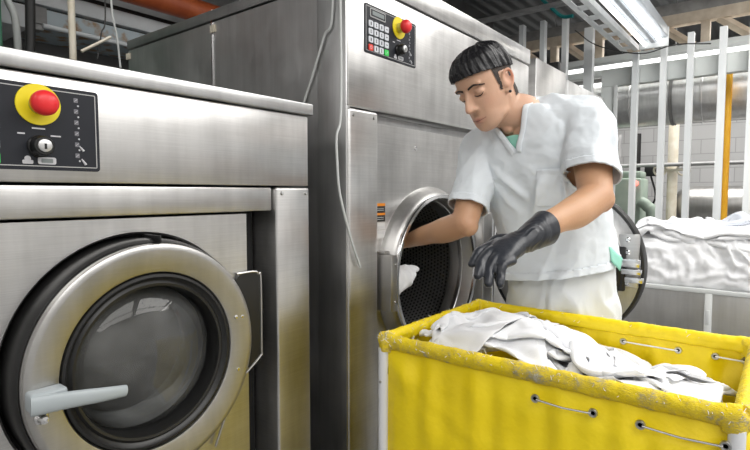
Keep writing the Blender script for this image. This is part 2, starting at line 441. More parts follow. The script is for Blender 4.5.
def drum(root, cx, cz, y0, y1, R, m, name='drum', lifters=3, lm=None, flare=.0):
    bm = BM(); uv = bm.loops.layers.uv.new('UVMap'); seg = 96
    prof = [(R - flare, y0), (R, y0 + .02)] + [(R, y0 + .02 + (y1 - y0 - .04) * k / 8) for k in range(1, 9)] + [(R - .02, y1)] + [((R - .02) * (1 - k / 6) + .0006, y1 + .004) for k in range(1, 7)]
    rings = lathe(bm, prof, (cx, 0, cz), seg=seg)
    s = [0.]
    for i in range(1, len(prof)): s.append(s[-1] + math.hypot(prof[i][0] - prof[i - 1][0], prof[i][1] - prof[i - 1][1]))
    idx = {}
    for i, ring in enumerate(rings):
        for k, v in enumerate(ring): idx[v] = (i, k)
    for f in bm.faces:
        ks = [idx[l.vert][1] for l in f.loops]; wrap = max(ks) - min(ks) > seg / 2
        for l in f.loops:
            i, k = idx[l.vert]; kk = k + (seg if wrap and k < seg / 2 else 0)
            if i <= 10: l[uv].uv = (kk / seg * 2 * pi * R, s[i])
            else: l[uv].uv = (l.vert.co.x, l.vert.co.z)
    o = finish(name, bm, m, root)
    for k in range(lifters):
        a = 2 * pi * k / lifters + .35
        bm = BM(); pts = []
        A = [(cos(a + da) * r_, sin(a + da) * r_) for (da, r_) in ((-.16, R + .002), (-.05, R - .055), (.05, R - .055), (.16, R + .002))]
        V0 = [bm.verts.new((cx + p[0], y0 + .05, cz + p[1])) for p in A]; V1 = [bm.verts.new((cx + p[0], y1 - .02, cz + p[1])) for p in A]
        for q in range(3): bm.faces.new((V0[q], V0[q + 1], V1[q + 1], V1[q]))
        bm.faces.new(V0); finish('lifter', bm, lm or M['steel_warm'], root)
    return o
drum(wa, DX, DZ, 1.10, 1.62, .245, M['drum_a'])
bm = BM(); lathe(bm, [(.250, 1.09), (.20, 1.092), (.185, 1.10), (.19, 1.11)], (DX, 0, DZ)); finish('tub_gasket', bm, M['rubber'], wa)
# door: steel ring, black gasket, glass bowl, handle
bm = BM()
lathe(bm, [(.218, .05), (.228, .04), (.232, .0), (.232, -.058), (.230, -.064), (.225, -.067), (.218, -.067), (.182, -.062), (.176, -.060), (.172, -.052), (.172, .03)], (DX, YF + .022, DZ), seg=128)
door = finish('door', bm, M['steel_warm'], wa)
bm = BM(); lathe(bm, [(.233, .045), (.2405, .03), (.2405, -.030), (.238, -.045), (.2335, -.052), (.2325, -.040)], (DX, YF + .022, DZ), seg=128); finish('door_gap_shade', bm, M['rubber'], door)  # black ring paints in the shade of the gap around the door
bm = BM()
lathe(bm, [(.173, -.040), (.1735, -.054), (.171, -.060), (.166, -.061), (.162, -.055), (.158, -.053), (.153, -.057), (.148, -.056), (.145, -.045), (.144, .0), (.150, .02), (.173, .02)], (DX, YF + .022, DZ), seg=128)
finish('door_gasket', bm, M['rubber'], door)
gl = bpy.data.materials.new('door_glass'); gl.use_nodes = True; gn = gl.node_tree.nodes; gll = gl.node_tree.links; gn.remove(gn['Principled BSDF'])
g1 = gn.new('ShaderNodeBsdfTransparent'); g1.inputs[0].default_value = (.93, .95, .95, 1); g2 = gn.new('ShaderNodeBsdfGlossy'); g2.inputs['Roughness'].default_value = .03
gf = gn.new('ShaderNodeFresnel'); gf.inputs[0].default_value = 1.6; gm_ = gn.new('ShaderNodeMixShader')
gd = gn.new('ShaderNodeBsdfDiffuse'); gd.inputs[0].default_value = (.75, .76, .75, 1); gh = gn.new('ShaderNodeMixShader'); gt = gn.new('ShaderNodeTexNoise'); gt.inputs['Scale'].default_value = 7; gt.inputs['Detail'].default_value = 5  # pale diffuse haze mixed in to brighten the dark glass
gtc = gn.new('ShaderNodeTexCoord'); gll.new(gtc.outputs['Object'], gt.inputs['Vector']); gr = gn.new('ShaderNodeMapRange'); gll.new(gt.outputs['Fac'], gr.inputs[0]); gr.inputs[1].default_value = .35; gr.inputs[2].default_value = .7; gr.inputs[3].default_value = .12; gr.inputs[4].default_value = .42
gll.new(gr.outputs[0], gh.inputs[0]); gll.new(g1.outputs[0], gh.inputs[1]); gll.new(gd.outputs[0], gh.inputs[2])
gll.new(gf.outputs[0], gm_.inputs[0]); gll.new(gh.outputs[0], gm_.inputs[1]); gll.new(g2.outputs[0], gm_.inputs[2]); gll.new(gm_.outputs[0], gn['Material Output'].inputs[0])
gl2 = gl.copy(); gl2.name = 'front_glass'
for n_ in gl2.node_tree.nodes:
    if n_.type == 'MAP_RANGE': n_.inputs[3].default_value = .02; n_.inputs[4].default_value = .14
    if n_.type == 'FRESNEL': n_.inputs[0].default_value = 1.45
prof = [(.147, -.030), (.143, .02), (.135, .055), (.12, .082), (.095, .105), (.06, .118), (.03, .122), (.0006, .123)]
inner = [(r_ - .004 if r_ > .01 else .0006, h_ - .005) for r_, h_ in prof][::-1]
bm = BM(); lathe(bm, prof, (DX, YF + .022, DZ), seg=96)
dg_ = finish('door_glass', bm, gl, door)
bm = BM(); lathe(bm, [(.0006, -.052), (.03, -.051), (.06, -.047), (.09, -.040), (.115, -.030), (.135, -.016), (.146, -.004)], (DX, YF + .010, DZ), seg=96); finish('front_glass', bm, gl2, door)
yr = YF + .022 - .068
bm = BM(); box(bm, .296, .352, yr - .026, yr + .006, DZ - .025, DZ + .008, .006, 3)
P = catmull([(.294, yr - .030, DZ - .008), (.345, yr - .040, DZ - .010), (.40, yr - .040, DZ - .018), (.443, yr - .032, DZ - .026)], 20)
ring_r = [(.0165 - .006 * (k / 20), .007) for k in range(21)]
tube(bm, P, [(.007, r_[0]) for r_ in ring_r], 20)
hd = finish('door_handle', bm, M['handle'], door)
bm = BM(); lathe(bm, [(.0005, -.02), (.006, -.019), (.0075, -.012), (.0075, -.006), (.011, -.004), (.011, .001)], (.318, yr + .002, DZ - .042), seg=20); finish('handle_bolt', bm, M['chrome'], door)
for (x, z) in ((.713, .972), (.729, .971), (.716, .852), (.732, .851)): screw(door, x, YF + .022 - .063 + (0), z, .0048, 'hinge_bolt', 'chrome')
bm = BM(); box(bm, DX + .010, DX + .014, YF + .022 - .0665, YF + .02, DZ + .2315, DZ + .247, .001); finish('catch', bm, M['black'], door)

# ------------------------------------------------------------------ big machine in the middle (open drum)
BX0, BX1, BY1 = 1.14, 2.48, 2.254
dr = thing('tumble_dryer', 'tall stainless dryer in the middle with keypad and open drum the man reaches into', 'tumble dryer', (1.8, 1.6, 0))
bm = BM(); shell(bm, BX0, BX1, YF + .115, BY1, .05, 1.862); finish('body', bm, M['steel_dark'], dr)
bm = BM(); box(bm, BX0, BX0 + .02, YF + .004, YF + .118, .02, 1.862, .002); finish('corner_strip', bm, M['steel_dark'], dr)
bm = BM(); box(bm, BX0 + .05, BX1 - .05, YF + .13, BY1 - .05, 0, .05); finish('plinth', bm, M['black'], dr)
bm = BM(); box(bm, BX0 - .004, BX1 + .004, YF + .012, BY1 + .004, 1.868, 1.905, .003); finish('side_hood', bm, M['steel_hood'], dr)
bm = BM(); box(bm, BX0 + .002, BX1 + .006, YF - .004, YF + .10, 1.872, 1.942, .003); finish('top_cap', bm, M['steel'], dr)
bm = BM(); box(bm, 1.25, 1.965, YF + .003, YF + .09, 1.857, 1.874); finish('lid_gap', bm, M['black'], dr)
bm = BM(); box(bm, BX0 + .004, BX1, YF, YF + .12, 1.502, 1.866, .006, 3); finish('control_fascia', bm, M['steel'], dr)
control_panel(dr, 1.218, 1.670, YF)
bm = BM(); box(bm, 1.287, BX1 - .02, YF + .06, YF + .12, 1.468, 1.502, .002); finish('fascia_shadow_recess', bm, M['steel_dark'], dr)  # darker steel set back to read as the shadow under the fascia
bm = BM(); box(bm, 1.1445, 1.286, YF - .002, YF + .10, .03, 1.4985, .010, 4); sc = finish('side_column', bm, M['steel'], dr)
for x in (1.166, 1.262): screw(sc, x, YF - .002, 1.478, .005)
bm = BM(); box(bm, 2.34, BX1, YF - .002, YF + .10, .03, 1.4985, .010, 4); finish('side_column', bm, M['steel'], dr)
CX, CZ, YB = 1.615, .965, YF + .02
bm = BM(); holed_plate(bm, 1.286, 2.34, .35, 1.47, YB, CX, CZ, .262, depth=.02); fp = finish('drum_front', bm, M['steel'], dr)
bm = BM(); box(bm, 1.286, 2.34, YF + .04, YF + .1, .06, .345, .004); finish('lower_panel', bm, M['steel'], dr)
screw(fp, 1.524, YB, 1.405, .008, 'lock_stud', 'chrome')
bm = BM()
lathe(bm, [(.308, .002), (.307, -.006), (.300, -.018), (.290, -.034), (.285, -.042), (.281, -.045), (.276, -.047), (.266, -.047), (.261, -.04), (.259, .06)], (CX, YB, CZ), seg=128)
finish('door_seat_ring', bm, M['steel_warm'], dr)
bm = BM(); lathe(bm, [(.2825, -.044), (.283, -.052), (.279, -.0575), (.268, -.0575), (.2625, -.052), (.2625, -.044)], (CX, YB, CZ), seg=128); finish('seat_rim', bm, M['chrome'], dr)
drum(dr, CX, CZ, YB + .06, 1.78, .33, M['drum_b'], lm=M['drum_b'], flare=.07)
# warning label on the drum front beside the column
bm = BM(); lx = 1.326
for k, (z0, z1, mi) in enumerate(((1.208, 1.217, 0), (1.186, 1.208, 1), (1.179, 1.186, 0), (1.158, 1.179, 1), (1.133, 1.155, 2), (1.106, 1.130, 2))):
    box(bm, lx - .03, lx + .022, YB - .0012, YB, z0, z1, mi=mi)
for k in range(6): box(bm, lx - .026, lx + .018, YB - .0016, YB - .001, 1.1365 + k * .003 - (.0265 if k > 2 else 0) - .0, 1.1372 + k * .003 - (.0265 if k > 2 else 0), mi=3)
for zz in (1.194, 1.199, 1.165, 1.171): box(bm, lx - .022, lx + .014, YB - .0016, YB - .001, zz, zz + .0012, mi=2)
finish('warning_label', bm, [M['label_orange'], M['label_black'], M['label_white'], M['print']], dr)
bm = BM(); box(bm, 1.295, 1.328, YB - .065, YB - .0005, .875, 1.055, .003, 2); box(bm, 1.295, 1.322, YB - .04, YB, 1.055, 1.066, .002)
lb = finish('latch_box', bm, M['steel_warm'], dr)
for z in (1.025, .905): screw(lb, 1.318, YB - .066, z, .004, 'latch_screw', 'chrome')
# hinge and the opened door
bm = BM(); box(bm, 1.905, 1.985, YF - .055, YB - .001, .75, 1.17, .006, 3)
box(bm, 1.945, 1.985, YF - .04, YF + .02, 1.17, 1.215, .004)
hg = finish('door_hinge', bm, M['steel_warm'], dr)
bm = BM(); tube(bm, [(1.998, YF - .048, .72), (1.998, YF - .048, 1.20)], .011, 20); finish('hinge_pin', bm, M['chrome'], dr)
OY, OZ, OX = .667, .98, 2.012
bm = BM()
lathe(bm, [(.0006, .012), (.15, .010), (.19, .0), (.205, -.018), (.222, -.022), (.238, -.010), (.262, -.004), (.282, .0), (.287, .008), (.287, .045), (.280, .055), (.15, .075), (.0006, .08)], (OX, OY, OZ), axis='X', seg=128)
od = finish('open_door', bm, M['steel_dark'], dr)
bm = BM(); lathe(bm, [(.204, -.017), (.205, -.030), (.212, -.036), (.222, -.032), (.226, -.02), (.222, -.012)], (OX, OY, OZ), axis='X', seg=96); finish('door_gasket', bm, M['rubber'], od)
bm = BM(); lathe(bm, [(.279, -.002), (.283, -.008), (.289, -.006), (.292, .004), (.292, .04), (.287, .045)], (OX, OY, OZ), axis='X', seg=128); finish('door_edge', bm, M['rubber'], od)
bm = BM(); ly = .415
box(bm, OX - .016, OX - .001, ly - .022, ly + .045, .915, 1.105, .004)
fl = finish('latch_plate', bm, M['steel'], od)
for z in (1.085, 1.04, .93): 
    bm = BM(); lathe(bm, [(.009, 0), (.009, -.004), (.006, -.007), (.0005, -.007)], (OX - .016, ly + .015, z), axis='X', seg=16); finish('latch_bolt', bm, M['chrome'], od)
for (z0, z1, y0, y1, dx) in ((.99, 1.02, -.030, .035, .045), (.965, .985, -.035, .030, .050), (.935, .955, -.040, .02, .040)):
    bm = BM(); box(bm, OX - dx, OX - .014, ly + y0, ly + y1, z0, z1, .004); finish('latch_tongue', bm, M['chrome'], od)
bm = BM(); box(bm, OX - .03, OX - .012, ly + .02, ly + .05, .90, 1.06, .006); finish('latch_shield', bm, M['rubber'], od)
# seam and clips on the side
bm = BM(); box(bm, BX0 - .0035, BX0 - .0005, 1.640, 1.6445, .05, 1.905); finish('side_seam', bm, M['chrome'], dr)
for y in (1.62, 2.235):
    bm = BM(); box(bm, BX0 - .006, BX0, y, y + .03, 1.825, 1.851, .001); finish('clip', bm, M['pipe_cream'], dr)
# two grey cables
bm = BM(); tube(bm, catmull([(1.10, .99, 3.34), (1.115, 1.005, 2.4), (1.120, 1.006, 1.80), (1.120, 1.004, 1.60), (1.112, 1.0, 1.46), (1.09, .995, 1.41), (1.086, .99, 1.34), (1.092, .988, 1.26), (1.112, .985, 1.185), (1.145, .984, 1.10), (1.180, .984, 1.03)], 60), .0038, 8)
tag(finish('loose_cable', bm, M['cable']), 'thin grey cable dangling with a cut end in front of the tall dryer corner', 'cable')
bm = BM(); tube(bm, catmull([(1.10, 1.0, 3.34), (1.120, 1.03, 2.4), (1.131, 1.045, 1.80), (1.131, 1.08, 1.71), (1.131, 1.13, 1.60), (1.131, 1.175, 1.50), (1.120, 1.20, 1.30)], 50), .0036, 8)
tag(finish('side_cable', bm, M['cable']), 'thin cable slanting down the dark side of the tall dryer', 'cable')

# ------------------------------------------------------------------ machines beyond
mc = thing('steel_cabinet', 'narrow light steel cabinet right behind the tall dryer', 'cabinet', (2.8, 1.5, 0))
bm = BM(); box(bm, 2.57, 3.02, 1.0, 2.0, .05, 1.925, .005); finish('body', bm, M['steel'], mc)
bm = BM(); box(bm, 2.60, 3.0, 1.03, 1.95, 0, .05); finish('plinth', bm, M['black'], mc)
bm = BM(); box(bm, 2.955, 3.005, 1.02, 1.08, 1.925, 1.985, .008); finish('knob', bm, M['rubber'], mc)
mc = thing('steel_duct_box', 'long grey sheet metal box past the cabinet and behind the white shoulder', 'duct', (3.4, 1.5, 0))
bm = BM(); box(bm, 3.06, 3.80, 1.0, 1.9, .05, 1.90, .01); finish('body', bm, M['duct'], mc)
bm = BM(); box(bm, 3.1, 3.76, 1.03, 1.85, 0, .05); finish('plinth', bm, M['black'], mc)
for (x, z) in ((3.70, 1.74), (3.70, 1.5), (3.14, 1.74)): screw(mc, x, 1.0, z, .009)


# ------------------------------------------------------------------ stud partition, truss, duct and pipes on the right
pt = thing('stud_partition', 'bare partition of upright galvanized studs with a grey door frame', 'partition', (5.0, .6, 0))
for y, z1, wd in ((2.10, 2.90, .045), (1.89, 2.90, .045), (1.68, 2.90, .045), (1.46, 2.755, .075), (1.065, 2.47, .045), (.848, 2.557, .045), (.652, 2.562, .045), (.43, 2.566, .05), (.235, 2.57, .05), (.03, 2.57, .05), (-.18, 2.57, .05), (-.39, 2.57, .05)):
    bm = BM(); x = 5.0
    box(bm, x - .003, x, y - wd / 2, y + wd / 2, 0, z1); box(bm, x, x + .07, y - wd / 2, y - wd / 2 + .003, 0, z1); box(bm, x, x + .07, y + wd / 2 - .003, y + wd / 2, 0, z1)
    box(bm, x + .067, x + .07, y - wd / 2, y - wd / 2 + .012, 0, z1); box(bm, x + .067, x + .07, y + wd / 2 - .012, y + wd / 2, 0, z1)
    finish('stud', bm, M['stud'], pt)
bm = BM(); box(bm, 5.08, 5.16, -.6, 1.36, 2.215, 2.37, .006); finish('lintel', bm, M['lintel'], pt)
bm = BM(); box(bm, 5.08, 5.16, 1.245, 1.36, 0, 2.215, .006); finish('jamb', bm, M['lintel'], pt)
bm = BM(); box(bm, 5.06, 5.08, 1.215, 1.247, 0, 2.215, .003); finish('jamb_edge', bm, M['white_paint'], pt)
st = thing('strip_light', 'long lit strip light running behind the studs under the truss', 'light', (5.35, .8, 2.42))
bm = BM(); box(bm, 5.33, 5.39, -.8, 2.4, 2.47, 2.50, .004); finish('housing', bm, M['white_paint'], st)
bm = BM(); tube(bm, [(5.36, -.8, 2.452), (5.36, 2.4, 2.452)], .018, 16); finish('tube', bm, M['strip_on'], st)
tr = thing('roof_truss', 'pale timber roof truss with diagonal webs above the studs', 'truss', (5.6, .8, 2.5))
bm = BM(); box(bm, 5.58, 5.68, -1.2, 3.3, 2.42, 2.61, .004); finish('bottom_chord', bm, M['lintel'], tr)
bm = BM(); box(bm, 5.58, 5.68, -1.2, 3.3, 2.80, 2.90, .004); finish('top_chord', bm, M['wood'], tr)
for k in range(-3, 4):
    y = 1.075 + .457 * k
    bm = BM(); box(bm, 5.59, 5.67, y - .035, y + .035, 2.605, 2.805, .003); finish('web_post', bm, M['wood'], tr)
    bm = BM(); a = Vector((5.63, y - .10, 2.815)); b = Vector((5.63, y - .36, 2.60)); tube(bm, [a, b], [(.035, .04), (.035, .04)], 4); finish('web_diagonal', bm, M['wood'], tr)
bm = BM(); box(bm, 5.9, 6.0, -2.2, 3.3, 2.93, 3.1, .004); tag(finish('roof_beam', bm, M['grey_box']), 'brown grey beam under the dark ceiling above the truss', 'beam')
bm = BM(); box(bm, 4.66, 4.74, -1.0, 3.2, 2.90, 2.93, .003); tag(finish('ceiling_rail', bm, M['grey_box']), 'thin grey rail crossing under the dark ceiling by the tubes', 'rail')
dc = thing('air_duct', 'wide round silver air duct behind the studs', 'duct', (5.95, .5, 1.9))
bm = BM(); prof = []
y = -1.2; lathe(bm, [(.0005, -1.2), (.245, -1.2)] + sum([[(.245, -1.2 + .62 * k + .60), (.253, -1.2 + .62 * k + .605), (.253, -1.2 + .62 * k + .615), (.245, -1.2 + .62 * k + .62)] for k in range(6)], []) + [(.0005, 2.52)], (5.95, 0, 2.18), seg=48)
finish('body', bm, M['duct'], dc)
for y in (-.4, .9, 2.1):
    bm = BM(); lathe(bm, [(.256, -.015), (.259, -.015), (.259, .015), (.256, .015)], (5.95, y, 2.18), seg=48, close=True); tube(bm, [(5.95, y, 2.43), (5.95, y, 3.34)], .005, 6); finish('hanger', bm, M['grey_box'], dc)
bm = BM(); box(bm, 6.3, 6.4, -1.5, 3.0, 1.98, 2.05, .004); tag(finish('dark_beam', bm, M['beam_dark']), 'dark steel beam right under the silver duct', 'beam')
bm = BM(); tube(bm, [(5.5, .425, 0), (5.5, .425, 2.40)], .034, 20); yp = finish('yellow_pipe', bm, M['pipe_yellow']); tag(yp, 'bright yellow upright pipe behind the studs', 'pipe')
pc = thing('cream_pipe', 'thick cream upright pipe with a valve behind the studs', 'pipe', (7.0, 1.05, 0))
bm = BM(); tube(bm, [(7, 1.05, 0), (7, 1.05, 2.13)], .055, 24); lathe(bm, [(.075, -.02), (.075, .02)], (7, 1.05, 2.11), axis='Z', seg=24); finish('pipe', bm, M['pipe_cream'], pc)
bm = BM()
for y in (.93, 1.17):
    for k in range(16):
        a, b = 2 * pi * k / 16, 2 * pi * (k + 1) / 16
        tube(bm, [(6.93, y + .065 * cos(a), 1.52 + .065 * sin(a)), (6.93, y + .065 * cos(b), 1.52 + .065 * sin(b))], .012, 8)
tube(bm, [(6.93, .93, 1.52), (6.93, 1.17, 1.52)], .016, 10); finish('valve_wheels', bm, M['pipe_cream'], pc)
tk = thing('steel_tank', 'shiny horizontal steel tank low behind the yellow pipe', 'tank', (7.2, .35, .8))
bm = BM(); lathe(bm, [(.0005, -.9), (.16, -.88), (.21, -.82), (.225, -.72), (.225, .5), (.21, .6), (.16, .66), (.0005, .68)], (7.2, .35, 1.11), seg=40); finish('vessel', bm, M['steel_warm'], tk)
for y in (-.3, .75):
    bm = BM(); box(bm, 7.05, 7.35, y - .03, y + .03, 0, .93, .005); finish('saddle', bm, M['beam_dark'], tk)
bm = BM(); tube(bm, [(6.9, -1.2, 1.58), (6.9, 2.6, 1.58)], .022, 12); tag(finish('wall_pipe', bm, M['grey_box']), 'thin grey level pipe crossing in front of the block wall', 'pipe')
bm = BM(); tube(bm, [(7.3, 1.72, 0), (7.3, 1.72, 2.0)], .04, 12); tag(finish('grey_pipe', bm, M['grey_box']), 'grey upright pipe close to the door frame', 'pipe')
bm = BM(); tube(bm, [(7.3, 1.50, 0), (7.3, 1.50, 2.0)], .045, 12); tag(finish('black_pipe', bm, M['black']), 'black upright pipe behind the leftmost low studs', 'pipe')
gm = thing('green_press', 'sage green machine with a red lamp behind the studs', 'machine', (6.6, 1.55, 0))
bm = BM(); box(bm, 6.5, 6.9, 1.28, 1.95, .1, 1.42, .03); box(bm, 6.55, 6.85, 1.3, 1.6, 1.42, 1.5, .02); finish('cabinet', bm, M['sage'], gm)
bm = BM(); box(bm, 6.52, 6.88, 1.3, 1.93, 0, .1); finish('plinth', bm, M['black'], gm)
bm = BM(); lathe(bm, [(.03, 0), (.03, -.02), (.0005, -.028)], (6.5, 1.34, 1.36), axis='X', seg=16); finish('red_lamp', bm, M['red_led'], gm)
bm = BM(); tube(bm, catmull([(6.44, 1.16, 0), (6.44, 1.15, .95), (6.44, 1.20, 1.10), (6.44, 1.28, 1.16)], 20), [.06] * 21, 16); finish('hose', bm, M['sage'], gm)
el = thing('switch_box', 'small black switch box fixed behind the studs by the cream pipe', 'switch box', (7.3, 1.30, 1.4))
bm = BM(); box(bm, 7.25, 7.35, 1.26, 1.40, 1.46, 1.62, .01); finish('box', bm, M['black'], el)
bm = BM(); tube(bm, catmull([(7.3, 1.33, 1.46), (7.28, 1.27, 1.2), (7.3, 1.37, .95), (7.3, 1.33, .6), (7.3, 1.3, 0)], 30), .012, 8); finish('cord', bm, M['black'], el)

# ceiling fixture with two lit tubes
lf = thing('ceiling_light', 'twin-tube fluorescent ceiling light, both tubes lit', 'light', (4.0, .9, 2.5))
bm = BM(); box(bm, 3.5, 4.86, .795, 1.0, 2.515, 2.60, .006); box(bm, 3.5, 4.86, .88, .915, 2.485, 2.516, .004); finish('housing', bm, M['grey_enamel'], lf)
bm = BM(); box(bm, 4.85, 4.875, .79, 1.005, 2.445, 2.60, .004); finish('end_plate', bm, M['white_paint'], lf)
for y in (.838, .958):
    bm = BM(); tube(bm, [(3.52, y, 2.478), (4.84, y, 2.478)], .016, 16); finish('tube', bm, M['tube_on'], lf)
for x in (3.7, 4.6):
    bm = BM(); tube(bm, [(x, .9, 2.59), (x, .9, ZC)], .004, 6); finish('hanger', bm, M['grey_box'], lf)
ct = thing('strut_channel', 'slotted grey strut channel hanging beside the twin-tube light', 'channel', (4.3, 1.2, 2.56))
bm = BM(); box(bm, 3.3, 5.3, 1.10, 1.106, 2.56, 2.60); box(bm, 3.3, 5.3, 1.234, 1.24, 2.56, 2.60)
x = 3.3
box(bm, 3.3, 5.3, 1.10, 1.145, 2.554, 2.56); box(bm, 3.3, 5.3, 1.195, 1.24, 2.554, 2.56)
while x < 5.2: box(bm, x, x + .10, 1.14, 1.20, 2.554, 2.56); x += .26
finish('channel', bm, M['stud'], ct)
for x in (3.6, 4.9):
    bm = BM(); tube(bm, [(x, 1.17, 2.55), (x, 1.17, ZC)], .004, 6); finish('rod', bm, M['grey_box'], ct)
bm = BM(); tube(bm, catmull([(4.72, 1.9, 3.33), (4.70, 1.82, 3.05), (4.72, 1.72, 2.92), (4.75, 1.62, 2.82), (4.74, 1.52, 2.80)], 30), .016, 8); tag(finish('teal_hose', bm, M['teal']), 'teal hose hanging from the ceiling next to the strut channel', 'hose')
bm = BM(); tube(bm, catmull([(4.9, 1.55, 2.72), (4.9, 1.35, 2.55), (4.88, 1.0, 2.42), (4.88, .75, 2.45), (4.9, .5, 2.42)], 30), .005, 6); tag(finish('sagging_wire', bm, M['beam_dark']), 'thin dark wire sagging under the twin-tube light', 'wire')

# ------------------------------------------------------------------ back wall stuff above the left machine
YB2, YW = 3.2, 3.6
bm = BM(); box(bm, -2, 3.4, YB2, YW, 2.267, 2.350, .004); tag(finish('pale_beam', bm, M['beam_pale']), 'pale grey beam high on the back wall under the red pipe', 'beam')
bm = BM(); box(bm, -2, 3.4, YB2 + .03, YW, 2.352, 2.385, .004); tag(finish('upper_channel', bm, M['black']), 'black channel on top of the pale beam on the back wall', 'channel')
bm = BM(); box(bm, -2, 3.4, YB2 + .04, YW, 2.252, 2.266, .002); tag(finish('dark_channel', bm, M['black']), 'black channel between the pale beam and the flaking panel', 'channel')
bm = BM(); box(bm, 1.17, 3.2, YB2 + .01, YW, 2.166, 2.250, .003); tag(finish('flaking_strip', bm, M['peel']), 'blue grey strip with flaking rusty paint along the back wall', 'strip')
bm = BM(); tube(bm, [(1.14, YB2 - .03, 2.148), (3.3, YB2 - .03, 2.142)], .013, 12); tag(finish('thin_conduit', bm, M['beam_pale']), 'thin pale conduit right under the flaking strip', 'conduit')
bm = BM(); tube(bm, [(-1.5, 3.06, 2.435), (3.3, 3.06, 2.435)], .072, 24); tag(finish('red_pipe', bm, M['pipe_red']), 'thick rust red pipe running high over the machines', 'pipe')
bm = BM(); tube(bm, [(1.21, 2.98, 1.2), (1.21, 2.98, 3.3)], .017, 16); tag(finish('tan_pole', bm, M['pipe_cream']), 'tan grey upright pole behind the left washing machine', 'pole')
cb = thing('junction_box', 'grey junction box at the end of the flaking strip', 'box', (1.12, YB2, 2.12))
bm = BM(); box(bm, 1.095, 1.165, YB2 - .03, YW, 2.155, 2.248, .008); finish('box', bm, M['grey_box'], cb)
bm = BM(); box(bm, 1.105, 1.15, YB2 - .02, YB2 + .05, 2.125, 2.158, .006); finish('gland', bm, M['grey_box'], cb)
bm = BM(); box(bm, .90, 1.09, YB2 + .01, YW, 2.13, 2.248, .004); tag(finish('grey_plate', bm, M['beam_pale']), 'plain pale grey plate left of the junction box', 'plate')
bm = BM(); tube(bm, catmull([(.91, 3.0, 2.4), (.925, 3.0, 2.2), (.96, 3.0, 2.08), (.965, 3.0, 1.7), (.96, 3.0, 1.2)], 30), .017, 10); tag(finish('grey_hose', bm, M['cable']), 'curved pale grey hose rising behind the left washing machine', 'hose')
bm = BM(); tube(bm, catmull([(1.01, 2.93, 2.9), (1.0, 2.93, 2.1), (.985, 2.93, 1.8), (.98, 2.93, 1.2)], 30), .022, 10); tag(finish('black_hose', bm, M['black']), 'black hose rising next to the grey hose', 'hose')
bm = BM(); box(bm, .60, .868, 2.88, 2.95, .0, 2.9, .01); tag(finish('green_post', bm, M['green']), 'dark green post at the far left edge', 'post')
bm = BM(); tube(bm, [(1.245, 2.96, 2.00), (1.40, 2.96, 2.11)], .008, 8); tag(finish('slanted_bracket', bm, M['pipe_cream']), 'thin tan bracket slanting off the tan pole', 'bracket')
bm = BM(); tube(bm, catmull([(1.40, 2.95, 2.9), (1.405, 2.95, 2.3), (1.43, 2.95, 2.12), (1.445, 2.95, 1.95)], 30), .0055, 8); tag(finish('hanging_wire', bm, M['cable']), 'pale wire hanging straight down behind the machines', 'wire')
bm = BM(); tube(bm, catmull([(1.37, 2.97, 2.9), (1.38, 2.97, 2.25), (1.355, 2.97, 2.12), (1.33, 2.97, 1.98)], 30), .004, 8); tag(finish('curled_wire', bm, M['beam_dark']), 'thin dark wire curling near the slanted bracket', 'wire')
for k, (y, z) in enumerate(((2.75, 2.75), (2.4, 2.86))):
    bm = BM(); box(bm, -2, 5, y, y + .12, z, z + .16, .004); o = finish('roof_joist', bm, M['beam_dark'])
    tag(o, ('dark roof joist just above the red pipe', 'dark roof joist nearer the camera above the red pipe')[k], 'joist')

